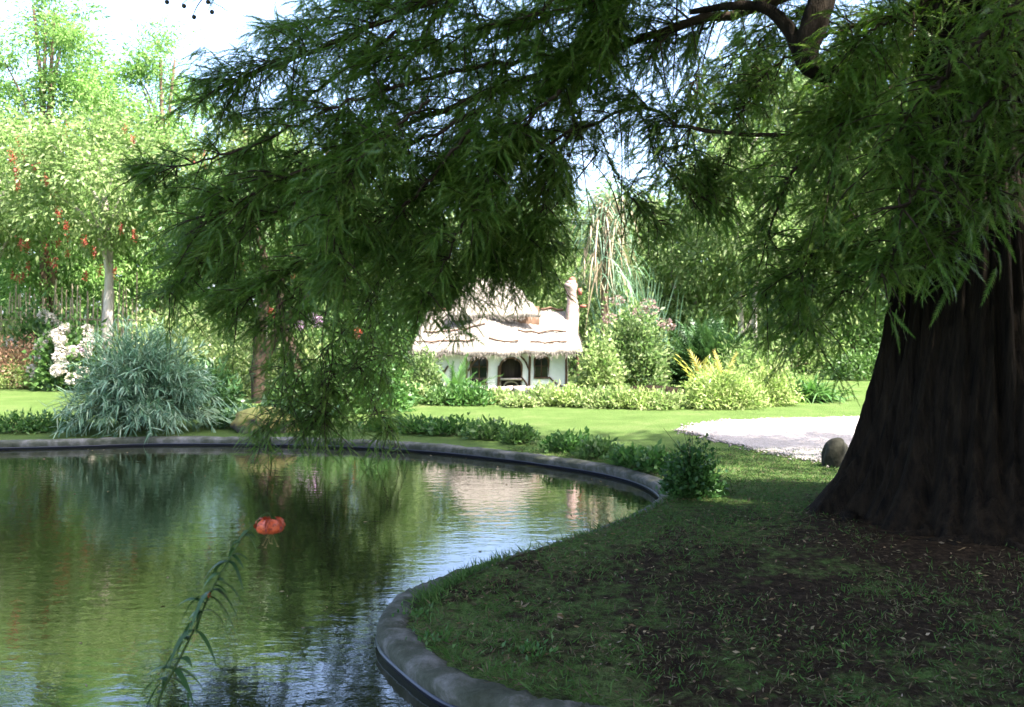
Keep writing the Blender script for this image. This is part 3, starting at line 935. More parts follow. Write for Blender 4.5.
tR = empty('flowering_tree', t_at(106, 24), 'pale trunked tree dotted with red flower clusters, behind the silvery shrub', 'tree', 'red flowering trees')
tree_parts(tR, 6.6, 2.3, 1.75, 5.25, 130, 120, .15, .06, M['pale_leaf'], M['grey_bark'], .17, .35, .33)
for k in range(22):
    d = ball_dirs(1)[0]
    d[1] = -abs(d[1])
    c = d * np.array([2.3, 2.3, 2.1]) * rng.uniform(.8, 1.05) + np.array([0, 0, 4.8])
    n_ = 40
    off = rng.normal(size=(n_, 3)) * np.array([.035, .035, .085])
    build('blossoms', [leaves(c + off * .85, ball_dirs(n_), .058, .032)], M['petal_red'], tR)
copy_tree(tR, t_at(-10, 25), 2.0, (1.0, 1.0, 1.0), 'red flowering tree at the far left edge', 'red flowering trees')
copy_tree(tR, t_at(262, 23.5), .6, (.95, .95, .95), 'red flowering tree half hidden behind the hanging cypress curtain', 'red flowering trees')

tB = empty('broadleaf_tree', t_at(345, 31), 'olive green broadleaf tree behind the hanging cypress curtain', 'tree', 'broadleaf trees behind the cottage')
tree_parts(tB, 7.4, 2.9, 3.1, 4.6, 150, 100, .23, .10, M['olive_leaf'], M['brown_bark'], .2, .25, .42)
copy_tree(tB, t_at(425, 33), 2.2, (1.0, 1.0, .82), 'broadleaf tree directly behind the left half of the cottage', 'broadleaf trees behind the cottage')
copy_tree(tB, t_at(545, 35), 3.9, (.95, .95, .8), 'low broadleaf tree behind the cottage chimney, under the sky gap', 'broadleaf trees behind the cottage')
copy_tree(tB, t_at(905, 33), 5.2, (1.1, 1.1, 1.15), 'broadleaf tree seen past the left flank of the big trunk', 'broadleaf trees behind the cottage')
copy_tree(tB, t_at(1060, 32), 1.0, (1.2, 1.2, 1.2), 'broadleaf tree hidden beyond the big trunk', 'broadleaf trees behind the cottage')

tC = empty('loose_tree', t_at(655, 32), 'light airy tree right of the cottage, below the sky gap', 'tree', 'airy trees right of the cottage')
tree_parts(tC, 6.3, 2.4, 2.4, 4.0, 120, 85, .22, .075, M['pale_leaf'], M['grey_bark'], .12, .4, .38, stems=2)
copy_tree(tC, t_at(744, 28), 1.7, (.9, .9, 1.18), 'slim pale stemmed tree between cottage bushes and the big trunk', 'airy trees right of the cottage')
copy_tree(tC, t_at(815, 31), 3.3, (1.1, 1.1, 1.2), 'airy tree behind the dark hanging boughs near the big trunk', 'airy trees right of the cottage')
copy_tree(tC, t_at(690, 29), 5.1, (.85, .85, .8), 'low airy tree right behind the dark feathery shrub', 'airy trees right of the cottage')
copy_tree(tC, t_at(575, 30), 2.9, (.7, .7, .62), 'low airy tree just behind the chimney', 'airy trees right of the cottage')
copy_tree(tC, t_at(600, 38), 4.4, (1.2, 1.2, .85), 'small far airy tree deep in the sky gap', 'airy trees right of the cottage')

copy_tree(tB, t_at(765, 35), 3.1, (1.05, 1.05, 1.45), 'tall broadleaf tree behind the airy boughs right of the sky gap', 'broadleaf trees behind the cottage')
copy_tree(tB, t_at(850, 36), 0.7, (1.1, 1.1, 1.55), 'tall broadleaf tree just left of the big trunk', 'broadleaf trees behind the cottage')

# tree with two dark leaning trunks behind the hosta
tl = empty('leaning_tree', t_at(262, 19.5), 'dark leaning double trunked tree rising behind the mossy boulder', 'tree')
wood = []
for pl in ([(258, 372), (260, 330), (264, 300), (262, 250), (240, 200)], [(256, 372), (270, 345), (288, 318), (312, 295), (340, 255)], [(296, 372), (290, 345), (280, 310), (283, 270)]):
    c = spline([P(a, b, 19.5) - np.array([gx_at(262, 19.5), 19.5, 0]) for a, b in pl], 18)
    c = np.vstack([[c[0][0], c[0][1], -.05], c])
    wood += tube(c, np.linspace(.15, .06, 19), sides=8, jitter=.06)
build('trunk', wood, M['twig'], tl, smooth=True)
cen, lf = crown_cloud(50, 1.9, 1.7, 1.1, 3.9, 70, .17, .07, .3, .4)
build('crown', [lf], M['mid_leaf'], tl)

# drooping palm-like plant with dry fronds
tp_ = empty('drooping_palm', t_at(603, 26), 'palm-like plant with straw coloured drooping fronds above the chimney', 'palm')
L = np.linspace(0, 1, 10)[:, None]
build('trunk', tube(np.array([0, 0, 0]) * (1 - L) + np.array([.1, 0, 4.6]) * L, .11, .10, 9, .05), M['brown_bark'], tp_, smooth=True)
n_ = 260
d = ball_dirs(n_); d[:, :2] *= .6; d[:, 2] = rng.uniform(-.2, .9, n_)
build('dry_frond', [straps(np.tile([.1, 0, 4.5], (n_, 1)) + np.column_stack([.22 * rng.normal(size=n_), .2 * rng.normal(size=n_), .6 - 2.2 * rng.uniform(0, 1, n_) ** 1.5]), d, rng.uniform(.5, 1.1, n_), .045, rng.uniform(1.1, 2.2, n_), 7)], M['straw'], tp_)
n_ = 420
d = ball_dirs(n_); d[:, 2] = rng.uniform(.1, 1.2, n_)
build('green_frond', [straps(np.tile([.1, 0, 4.6], (n_, 1)) + np.column_stack([.35 * rng.normal(size=n_), .3 * rng.normal(size=n_), .7 - 2.6 * rng.uniform(0, 1, n_)]), d, rng.uniform(.5, 1.2, n_), .045, rng.uniform(.6, 1.6, n_), 7)], M['blue_frond'], tp_)
tp2 = empty('weeping_grass', t_at(632, 26.5), 'tall blue-green weeping plant just right of the chimney', 'plant')
n_ = 480
bb = np.column_stack([.38 * rng.normal(size=n_), .2 * rng.normal(size=n_), np.zeros(n_)])
d = ball_dirs(n_) * .25 + np.array([0, 0, 1])
build('blade', [straps(bb, d, rng.uniform(1.8, 4.2, n_), .05, rng.uniform(.1, .5, n_), 8)], M['blue_frond'], tp2)

# trees added out of view, behind and to the right, to darken the bank
tW = empty('unseen_shade_tree', (6.5, -5.0, 0), 'tall dark tree out of view, added to shade the near bank', 'tree', 'unseen trees added for shade on the near side')
tree_parts(tW, 13.5, 4.2, 5.6, 7.2, 190, 75, .50, .24, M['dark_leaf'], M['brown_bark'], .3, .2, 1.0, hollow=.3)
for (x_, y_, s_, r_) in [(13.5, -1.5, 1.0, 3.), (11, -10, 1.2, 2.7)]:
    copy_tree(tW, (x_, y_, 0), r_, s_, 'tall dark tree out of view, added to shade the near bank', 'unseen trees added for shade on the near side')

# row of background bushes that closes the garden
kinds = [('mid_leaf', .17, .08), ('olive_leaf', .16, .07), ('pale_leaf', .15, .06), ('dark_leaf', .18, .08)]
hb = []
row = [(-70, 31, 2.6, 2.2, 3), (20, 29.5, 2.0, 2.0, 3), (85, 29, 1.7, 1.9, 3), (150, 27.5, 1.8, 1.9, 2), (205, 29, 2.0, 2.1, 1), (285, 27, 1.8, 2.0, 2), (350, 28, 2.2, 2.2, 0), (420, 29, 2.2, 2.4, 3), (500, 30, 2.2, 2.3, 3),
       (560, 29, 2.3, 2.2, 1), (640, 30, 2.6, 2.2, 2), (715, 31, 2.8, 2.2, 1), (780, 30, 2.6, 2.2, 2), (845, 31, 2.6, 2.2, 0), (915, 31, 2.8, 2.3, 0), (990, 31, 2.6, 2.3, 3), (1080, 31, 2.8, 2.4, 0), (1180, 29, 2.6, 2.4, 3)]
desc = ['at the far left edge, behind the stakes', 'behind the left end of the stake fence', 'in deep shade behind the stake fence', 'right of the pale trunk behind the silvery shrub', 'behind the silvery shrub, its right side', 'behind the leaning dark trunks',
        'behind the hanging cypress curtain', 'behind the left end of the cottage', 'behind the middle of the cottage', 'behind the cottage chimney', 'behind the bush right of the cottage', 'behind the dark conifer-like shrub', 'behind the golden shrubs',
        'across the far lawn beside the big trunk', 'beyond the left flank of the big trunk', 'far behind the big trunk', 'far right, behind the big trunk', 'outermost on the right, beyond the big trunk']
hues = ['mid green', 'olive green', 'pale green', 'dark green']
for (px, d_, hh, ww, k), ds in zip(row, desc):
    mt, ll, lw = kinds[k]
    e = empty('garden_bush', t_at(px, d_), hues[k] + ' back bush ' + ds, 'bush', 'bushes closing the back of the garden')
    bush_parts(e, ww, 1.1, hh, 4200, ll, lw, M[mt], 'brown_bark', fill=.45)
# a far wood beyond
n_ = 42000
a = rng.uniform(-1.25, 1.25, n_)
rr_ = rng.uniform(46, 56, n_)
x = rr_ * np.sin(a); y = rr_ * np.cos(a)
top = 6.3 + 1.2 * np.sin(a * 21) + .9 * np.sin(a * 47 + 1) + .5 * np.sin(a * 93)
z = top * rng.uniform(0, 1, n_) ** .7
far = build('far_wood', [leaves(np.column_stack([x, y, z]), ball_dirs(n_), .62, .30)], M['mid_leaf'])
tag(far, 'band of distant woodland behind the garden', 'woodland', kind='stuff')

# ------------------------------------------------------------------ stake fence, left
fe = empty('stake_fence', (gx_at(45, 26), 26, 0), 'rustic fence of thin upright stakes behind the hydrangeas', 'fence')
for k in range(46):
    x = gx_at(-40 + k * 3.9, 26) - gx_at(45, 26)
    hh = 2.45 + .22 * rng.normal()
    l2 = np.linspace(0, 1, 5)[:, None]
    c = np.array([x, .04 * rng.normal(), 0]) * (1 - l2) + np.array([x + .05 * rng.normal(), .04 * rng.normal(), hh]) * l2
    build('stake', tube(c, .028 + .008 * rng.uniform(), .02, 6, .06), M['stake'], fe, smooth=True)
for z_ in (.6, 1.7):
    build('rail', tube(np.array([[gx_at(-42, 26) - gx_at(45, 26), .06, z_], [0, .07, z_ + .02], [gx_at(140, 26) - gx_at(45, 26), .06, z_]]), .03, .028, 6), M['stake'], fe, smooth=True)

# ------------------------------------------------------------------ left border
e = empty('golden_hedge', on_ground(20, 388) * np.array([1, 1, 0]), 'low yellow-green hedge along the sunlit lawn, far left', 'hedge')
bush_parts(e, .95, .5, .62, 3600, .09, .035, M['yellow_leaf'])
e = empty('golden_hedge', (gx_at(-50, 23.3), 23.3, 0), 'low yellow-green hedge running out of the left edge', 'hedge')
bush_parts(e, 1.0, .5, .60, 2500, .09, .035, M['yellow_leaf'])
e = empty('russet_shrub', (gx_at(16, 23.9), 23.9, 0), 'reddish brown low shrub behind the yellow-green hedge', 'shrub')
bush_parts(e, 1.15, .5, 1.15, 4200, .10, .035, M['red_leaf'])


def hydrangea(px, d_, rx, h, nf, label, lilac=0):
    e = empty('hydrangea', (gx_at(px, d_), d_, 0), label, 'hydrangea', 'hydrangeas in front of the stake fence')
    bush_parts(e, rx, rx * .8, h, 1700, .17, .10, M['mid_leaf'])
    for k in range(nf):
        dd = ball_dirs(1)[0]
        dd[2] = abs(dd[2]) * .9 + .15; dd[1] = -abs(dd[1]) * .9
        dd = unit(dd)
        c = dd * np.array([rx, rx * .8, h]) * rng.uniform(.92, 1.04)
        q = ball_dirs(120)
        pos = c + q * .125 * rng.uniform(.85, 1.05, (120, 1))
        lf = leaves(pos, np.cross(q, ball_dirs(120)) + .3 * q, .075, .065)
        build('flower_head', [lf], M['petal_lilac'] if k < lilac else M['petal_pink'], e)


hydrangea(72, 23.2, .95, 1.55, 26, 'hydrangea covered in creamy pink flower heads left of the silvery shrub', 1)
hydrangea(38, 24.8, .8, 1.95, 5, 'greener hydrangea with few pink heads against the stakes', 0)
e = empty('pale_shrub', (gx_at(8, 25.2), 25.2, 0), 'small variegated shrub at the left end of the stakes', 'shrub')
bush_parts(e, .5, .5, 1.7, 1300, .14, .06, M['bed_leaf'])
e = empty('pale_shrub', (gx_at(170, 22), 22, 0), 'sunlit pale green shrub behind the silvery shrub', 'shrub')
bush_parts(e, 1.3, .7, 1.9, 3600, .13, .05, M['bed_leaf'])
e = empty('pale_shrub', (gx_at(240, 21), 21, 0), 'sunlit light shrub between silvery shrub and leaning trunks', 'shrub')
bush_parts(e, .9, .6, 1.3, 2600, .13, .055, M['bed_leaf'])

# silvery shrub at the water's edge
GS = np.array([gx_at(140, 14.75), 14.75, 0])
e = empty('silvery_shrub', GS, 'large silvery grey-green narrow leaved shrub overhanging the far kerb', 'shrub')
stems, lp, ld = [], [], []
for k in range(400):
    d = ball_dirs(1)[0]
    d[2] = abs(d[2]) ** .8
    d = unit(d)
    tip = d * np.array([1.34, 1.05, 1.72]) * rng.uniform(.72, 1.06)
    if k < 60:
        tip = np.array([rng.uniform(-.9, .95), -rng.uniform(.75, 1.2), rng.uniform(.02, .45)])
    L = np.linspace(0, 1, 12)[:, None]
    c = np.array([rng.uniform(-.3, .3), rng.uniform(-.15, .3), 0]) * (1 - L) + tip * L + np.array([0, 0, .28]) * np.sin(L * np.pi)
    stems += tube(c, .008, .003, 4, cap=False)
    ax = unit(np.gradient(c, axis=0))
    nl = 34
    t = rng.uniform(.3, 1, nl) * 10.99
    i0 = t.astype(int)
    pos = c[i0] + (c[i0 + 1] - c[i0]) * (t - i0)[:, None]
    lp.append(pos); ld.append(ax[i0] * .8 + .75 * ball_dirs(nl) + np.array([0, 0, .08]))
lp, ld = np.vstack(lp), np.vstack(ld)
n_ = len(lp)
build('stems', stems, M['stem'], e, smooth=True)
build('foliage', [straps(lp, ld, rng.uniform(.13, .26, n_), rng.uniform(.016, .026, n_), rng.uniform(0, .35, n_), 3)], M['silver_leaf'], e)

# grass and weeds behind the far kerb left
def low_plants(name, pxs, label, mat, group, d0=None, h=.22, rx=.35, n=420, ll=.08, lw=.035):
    for i, (px, py) in enumerate(pxs):
        p = on_ground(px, py)
        e = empty(name, p, label[i], 'plant', group)
        bush_parts(e, rx * rng.uniform(.85, 1.2), .22, h * rng.uniform(.8, 1.2), n, ll, lw, M[mat], fill=.3)


low_plants('kerb_plant', [(15, 433), (55, 432), (235, 428)], ['low green tuft on the far kerb at the left edge', 'low green tuft left of the silvery shrub on the kerb', 'small dark plants between silvery shrub and mossy boulder'],
           'ivy_leaf', 'leafy plants trailing along the far kerb', h=.25, rx=.5, n=700)

# mossy boulder and small white stone
def rock(name, c, sx, sy, sz, mat, label, seed):
    a1 = np.linspace(0, np.pi, 20)[:, None]; a2 = np.linspace(0, 2 * np.pi, 33)[None, :-1]
    r = 1 + .10 * np.sin(2 * a2 + seed) * np.sin(a1) + .07 * np.sin(5 * a2 + 3 * a1 + seed) + .05 * np.sin(7 * a1 + 3 * a2)
    r = r + .06 * np.sin(3.7 * a1 + 2 * a2 + seed) * np.cos(5.3 * a1 - 3 * a2) + .05 * np.sign(np.sin(3 * a2 + seed + 2 * a1)) * np.sin(a1) + 0.03 * np.random.default_rng(seed).normal(size=r.shape)
    X = r * np.sin(a1) * np.cos(a2); Y = r * np.sin(a1) * np.sin(a2); Z = np.cos(a1) * (r.mean(1, keepdims=True)) + 0 * a2
    if seed == 11:
        X = np.sign(X) * np.abs(X) ** .75; Z = np.sign(Z) * np.abs(Z) ** .85 + .10 * X - .06 * Y
    Z = np.where(Z < -.35, -.35 + (Z + .35) * .25, Z)
    v = np.stack([X * sx, Y * sy, (Z + .35) * sz], -1).reshape(-1, 3)
    o = build(name, [(v, ring_faces(20, 32))], mat, smooth=True)
    o.location = c
    return tag(o, label, 'rock')


p = on_ground(258, 434)
rock('mossy_boulder', (p[0], p[1] + .35, -.02), .48, .38, .30, M['moss'], 'rounded boulder covered in golden moss on the far kerb', 3)
p = on_ground(838, 469)
rock('standing_stone', (p[0], p[1] + .1, -.02), .15, .13, .27, M['stone'], 'grey upright stone at the gravel edge beside the big trunk', 11)

# hosta clump behind the boulder
e = empty('hosta_clump', (gx_at(262, 15.4), 15.4, 0), 'broad leaved hosta clump behind the mossy boulder', 'hosta')
n_ = 150
d = ball_dirs(n_); d[:, 2] = np.abs(d[:, 2]) + .55
base = np.column_stack([.35 * rng.normal(size=n_), .2 * rng.normal(size=n_), np.zeros(n_)])
build('leaves', [straps(base, d, rng.uniform(.4, .75, n_), rng.uniform(.10, .17, n_), rng.uniform(.2, .75, n_), 6)], M['hosta_leaf'], e)
for (px, d_, hh, rx_, lb, mt) in [(205, 16.5, .9, .6, 'dark leafy shrub right behind the silvery shrub', 'dark_leaf'), (310, 16.8, .75, .8, 'green leafy bush under the hanging cypress curtain', 'mid_leaf'), (372, 17.6, .85, .8, 'bright leafy bush just left of the cottage front bed', 'ivy_leaf'),
                              (350, 19.5, 1.1, .9, 'taller leafy bush behind the curtain, left of the cottage', 'mid_leaf'), (298, 21, 1.3, .9, 'sunlit bush behind the leaning trunks', 'bed_leaf')]:
    e = empty('leafy_bush', (gx_at(px, d_), d_, 0), lb, 'bush', 'leafy bushes along the shaded border')
    bush_parts(e, rx_, .55, hh, 1900, .13, .06, M[mt])
e = empty('leafy_bush', (gx_at(424, 20.6), 20.6, 0), 'leafy bush overlapping the left corner of the cottage', 'bush', 'leafy bushes along the shaded border')
bush_parts(e, .42, .35, .95, 1500, .11, .05, M['olive_leaf'])
# pink flowers seen through the curtain
e = empty('pink_rose', (gx_at(312, 22), 22, 0), 'rose bush with pink blooms glimpsed between the dark trunks', 'rose bush')
bush_parts(e, .8, .5, 1.9, 1300, .10, .05, M['mid_leaf'])
for (px, py) in [(270, 313), (312, 318), (318, 322), (357, 333), (300, 325)]:
    c = P(px, py, 21.5) - np.array(e.location)
    q = ball_dirs(50)
    build('bloom', [leaves(c + q * .09, np.cross(q, ball_dirs(50)) + .3 * q, .09, .08)], M['petal_red'] if px in (357, 270) else M['petal_lilac'], e)

# creepers along the right-hand far kerb
cre = [(385, 433, .45, .26), (415, 436, .5, .30), (450, 438, .5, .30), (490, 442, .45, .28), (520, 446, .35, .24), (572, 455, .35, .22), (600, 461, .32, .22), (636, 470, .30, .30), (660, 476, .24, .34)]
lbs = ['trailing plant on the far kerb beside the hanging boughs', 'leafy kerb clump left of the cottage door line', 'leafy kerb clump in line with the cottage door', 'leafy kerb clump in line with the cottage right window', 'last clump of the long kerb planting',
       'small creeper alone on the kerb left of the two dark bushes', 'creeper tuft spilling over the kerb, nearer the corner', 'bright leafy bush near the kerb corner', 'small leafy sprig beside the darkest kerb bush']
for (px, py, rx_, hh), lb in zip(cre, lbs):
    p = on_ground(px, py)
    p[1] += .32
    e = empty('kerb_plant', (p[0], p[1], 0), lb, 'plant', 'leafy plants trailing along the far kerb')
    bush_parts(e, rx_ * rng.uniform(.75, 1.05), .26, hh * rng.uniform(.55, 1.05), 520, .085, .05, M['ivy_leaf' if len(lb) % 3 else 'mid_leaf'], fill=.2, up=.45)
p = on_ground(694, 512)
e = empty('kerb_bush', (p[0], p[1] + .10, p[2] - .02), 'dense dark round bush at the kerb corner nearest the big trunk', 'bush')
bush_parts(e, .27, .24, .43, 2300, .055, .032, M['kerb_leaf'], fill=.3)
tw = []
for k in range(5):
    a = rng.uniform(-1, 1, 2) * .35
    L = np.linspace(0, 1, 6)[:, None]
    tw += tube(np.array([0, 0, .3]) * (1 - L) + np.array([a[0] - .1, a[1], rng.uniform(.55, .68)]) * L, .004, .0015, 4)
build('twig', tw, M['twig'], e)

# ------------------------------------------------------------------ thatched cottage
CD = 22.0
S = CD / F


def cxz(px, py):
    return (px - 500) * S, H - (py - HY) * S


cot = empty('thatched_cottage', (gx_at(500, CD), CD, 0), 'small white half timbered cottage with shaggy thatched roof and crooked chimney', 'cottage')
# walls with real openings
x0, _ = cxz(428, 0); x1, _ = cxz(568, 0)
WH = 1.02


def arch_loop(cx, w, zb, zs, n=10):
    a = np.linspace(0, np.pi, n)
    return [(cx - w / 2, zb), (cx + w / 2, zb)] + [(cx + w / 2 * math.cos(t), zs + w * .55 * math.sin(t)) for t in a[1:-1] if True][:0] + [(cx + w / 2 * math.cos(t), zs + w * .42 * math.sin(t)) for t in a]


dc, _ = cxz(511, 0); wc, _ = cxz(541.5, 0); lc_, _ = cxz(479, 0)
holes = [arch_loop(dc, .47, .03, .62), arch_loop(wc, .30, .36, .74), arch_loop(lc_, .36, .22, .72)]
outer = [(x0, 0), (x1, 0), (x1, WH), (x0, WH)]
polys = [[Vector((a, b, 0)) for a, b in outer]] + [[Vector((a, b, 0)) for a, b in h_[::-1]] for h_ in holes]
flat = np.array([[v.x, v.y] for pl in polys for v in pl])
tf = np.array([list(t) for t in tessellate_polygon(polys)])
vf = np.column_stack([flat[:, 0], np.zeros(len(flat)), flat[:, 1]])
walls = [(vf, tf)]
for h_ in holes:
    h_ = np.array(h_); k = len(h_)
    v = np.vstack([np.column_stack([h_[:, 0], np.zeros(k), h_[:, 1]]), np.column_stack([h_[:, 0], np.full(k, .14), h_[:, 1]])])
    i = np.arange(k)
    walls.append((v, np.stack([i, (i + 1) % k, (i + 1) % k + k, i + k], -1)))
walls += [box(x0, x0 + .1, .001, 2.3, 0, WH), box(x1 - .1, x1, .001, 2.3, 0, WH), box(x0 + .1, x1 - .1, 2.2, 2.3, 0, WH)]
build('wall', walls, M['plaster'], cot)
# upper tower under the second roof
tx0, _ = cxz(452, 0); tx1, _ = cxz(540, 0)
build('upper_wall', [box(tx0, tx1, .55, 1.7, 1.2, 2.02)], M['timber'], cot)


def thatch(name, xe0, xe1, xr0, xr1, ze, zr, yf, yb, mid=None, thick=.10, nu=70, nv=34, dip=0.0, swoop=0.0, fringe=900):
    u = np.linspace(0, 1, nu)[None, :]; vv = np.linspace(-1, 1, nv)[:, None]
    av = np.abs(vv)
    xl = xr0 + (xe0 - xr0) * av; xr = xr1 + (xe1 - xr1) * av
    X = xl + (xr - xl) * u
    ym = (yf + yb) / 2
    Y = ym + vv * (yb - yf) / 2 + 0 * u
    Z = zr - (zr - ze) * av ** 1.12 + 0 * u
    g = np.exp(-((X - (cxz(485, 0)[0])) / .55) ** 2)
    fr_ = (vv < 0) * av
    Z = Z - dip * g * fr_ ** 2
    Y = Y - swoop * g * np.sin(np.clip(av, 0, 1) * np.pi * .8) * (vv < 0)
    Z = Z + swoop * .9 * g * np.sin(np.clip(av * 1.05, 0, 1) * np.pi) * (vv < 0)
    Z = Z + .018 * np.sin(X * 7 + vv * 3) + .012 * np.sin(X * 17 + vv * 9) + .012 * rng.normal(size=X.shape)
    # stepped courses
    Z = Z + .03 * (np.floor(av * 3.0) % 1.0) - .07 * ((av * 3.0) % 1.0 - .5)
    top = np.stack([X, Y, Z], -1)
    bot = top - np.array([0, 0, thick])
    V_ = np.concatenate([top.reshape(-1, 3), bot.reshape(-1, 3)])
    i = np.arange(nv - 1)[:, None] * nu; j = np.arange(nu - 1)[None]
    ft = np.stack([i + j, i + j + 1, i + nu + j + 1, i + nu + j], -1).reshape(-1, 4)
    N = nu * nv
    fb = ft[:, ::-1] + N
    rim = np.concatenate([np.arange(nu), np.arange(1, nv) * nu + nu - 1, (nv - 1) * nu + np.arange(nu - 2, -1, -1), np.arange(nv - 2, 0, -1) * nu])
    rn = np.roll(rim, -1)
    fs = np.stack([rim, rim + N, rn + N, rn], -1)
    o = build(name, [(V_, np.vstack([ft, fb, fs]))], M['thatch'], cot, smooth=False)
    # loose straw: along the eaves, the ends and down the slope
    n1 = fringe
    uu = rng.integers(0, nu, n1)
    row_ = rng.choice([0, nv // 6, nv // 3], n1, p=[.4, .3, .3])
    b = top[row_, uu] + np.column_stack([.03 * rng.normal(size=n1), np.zeros(n1), -.02 - (row_ == 0) * thick * rng.uniform(0, 1, n1)])
    d1 = np.column_stack([.25 * rng.normal(size=n1), -.35 - .2 * rng.uniform(size=n1), -.8 * np.ones(n1)])
    n2 = fringe // 2
    rw = rng.integers(0, nv // 2, n2); sd_ = rng.choice([0, nu - 1], n2)
    b2 = top[rw, sd_] - np.array([0, 0, 1]) * rng.uniform(0, thick, (n2, 1))
    d2 = np.column_stack([np.where(sd_ == 0, -.7, .7), -.3 * np.ones(n2), -.6 + .2 * rng.normal(size=n2)])
    build('loose_straw', [straps(np.vstack([b, b2]), np.vstack([d1, d2]), rng.uniform(.03, .11, n1 + n2), .010, .2, 2)], M['thatch'], o)
    return top


xa, ze = cxz(413, 350); xb, _ = cxz(582, 0); xc, zr = cxz(424, 311); xd, _ = cxz(574, 0)
top = thatch('roof', xa, xb, xc, xd, ze, zr, -.34, 2.55, dip=.03, swoop=.20, thick=.13, fringe=1700)
xa, ze2 = cxz(447, 314); xb, _ = cxz(541, 0); xc, zr2 = cxz(466, 277); xd, _ = cxz(509, 0)
thatch('upper_roof', xa, xb, xc, xd, ze2, zr2, .25, 1.95, thick=.11, nu=40, fringe=800)
# dark battens that hold the straw
for av, segs in ((.56, ((.03, .44), (.63, .98))), (.84, ((.02, .42), (.45, .66), (.70, .97)))):
    vi = int(round((1 - av) / 2 * 33))
    for s0, s1 in segs:
        q = top[vi, int(s0 * 69):int(s1 * 69)] + np.array([0, -.012, .022])
        build('batten', tube(q[::3], .016, .016, 6, .15), M['timber'], cot, smooth=True)
q = top[16, 2:68:3] + np.array([0, 0, .03])
build('ridge_pole', tube(q, .03, .03, 7, .15), M['timber'], cot, smooth=True)


def beam(pts_, r=.028, name='timber_post'):
    q = spline([np.array([cxz(a, b)[0], -.022, max(cxz(a, b)[1], 0.0)]) for a, b in pts_], 9)
    build(name, tube(q, r, r, 7, .10), M['timber'], cot, smooth=True)


for pts_ in ([(431, 393), (431, 352)], [(466, 393), (467, 352)], [(498, 393), (499, 366)], [(529, 393), (530, 352)], [(566, 393), (566, 352)]):
    beam(pts_)
for pts_ in ([(433, 388), (441, 377), (448, 366)], [(433, 364), (438, 358), (444, 354)], [(468, 371), (474, 362), (481, 356)], [(519, 355), (525, 361), (529, 370)], [(521, 376), (526, 383), (529, 390)], [(549, 377), (557, 384), (566, 388)]):
    beam(pts_, .020, 'brace')


def arch_frame(cx, w, zb, zs, name, closed, parent):
    lp_ = arch_loop(cx, w + .03, zb, zs, 14)
    seq = lp_[1:] + [lp_[0]] if not closed else lp_[1:] + [lp_[0], lp_[1]]
    q = np.array([[a, -.016, b] for a, b in seq])
    o = build(name, tube(q, .026, .026, 6, .08), M['timber'], parent, smooth=True)
    return o


# door: lower half leaf with a pale ledge; dark sheet behind imitates the unlit inside
dr = build('door', [box(dc - .235, dc + .235, .10, .13, .03, .30), box(dc - .26, dc + .26, .145, .17, .03, .90)], M['wood_and_gloom'], cot)
arch_frame(dc, .47, .02, .62, 'door_frame', False, dr)
build('ledge', [box(dc - .25, dc + .25, -.06, .09, .31, .355)], M['wall_stone'], dr)
lp_ = [(dc - .20, .04), (dc - .14, .22), (dc, .27), (dc + .14, .22), (dc + .20, .04)]
build('door_trim', tube(spline([np.array([a, .085, b]) for a, b in lp_], 14), .018, .018, 6), M['wall_stone'], dr, smooth=True)
for c_, w_, zb, zs in ((wc, .30, .36, .74), (lc_, .36, .22, .72)):
    lp_ = np.array(arch_loop(c_, w_, zb, zs))
    v = np.vstack([np.column_stack([lp_[:, 0], np.full(len(lp_), .11), lp_[:, 1]]), [[c_, .11, (zb + zs) / 2]]])
    k = len(lp_); i = np.arange(k)
    wn = build('window', [(v, np.stack([i, (i + 1) % k, np.full(k, k)], -1))], M['glass'], cot)
    arch_frame(c_, w_, zb, zs, 'window_frame', True, wn)
    build('glazing_bar', [box(c_ - .012, c_ + .012, .085, .105, zb, zs + w_ * .40), box(c_ - w_ / 2, c_ + w_ / 2, .087, .103, zs - .12, zs - .10)], M['timber'], wn)
# lean-to under the right end of the roof
build('shed_post', tube(np.array([[cxz(579, 0)[0], .1, 0], [cxz(578, 0)[0], .1, .85]]), .03, .028, 7, .08), M['timber'], cot, smooth=True)
# chimney
ch = []
cxp, _ = cxz(574, 0)
lv_ = [(1.2, .17), (1.95, .16), (2.1, .13), (2.42, .12), (2.50, .155), (2.57, .155), (2.60, .12), (2.66, .12)]
cv = []
for z_, r_ in lv_:
    a = np.linspace(0, 2 * np.pi, 13)[:-1]
    sq = 1 / np.maximum(np.abs(np.cos(a)), np.abs(np.sin(a))) ** .7
    cv.append(np.column_stack([cxp + .03 * math.sin(z_ * 4) + r_ * sq * np.cos(a), .9 + r_ * sq * np.sin(a), np.full(12, z_)]))
cv = np.array(cv).reshape(-1, 3)
chim = build('chimney', [(cv, ring_faces(len(lv_), 12)), (cv, np.arange(len(cv) - 12, len(cv))[None, :])], M['brick'], cot)
q = np.array([[cxp + .02, .9, 2.60], [cxp + .02, .9, 2.70]])
build('chimney_pot', tube(q, .09, .08, 10), M['terracotta'], chim, smooth=True)
xx, zz_ = cxz(584, 305)
build('roof_tile', [box(cxp + .20, cxp + .34, .74, 1.0, 2.0, 2.06), box(cxp + .16, cxp + .24, .78, .98, 2.30, 2.46)], M['terracotta'], chim)
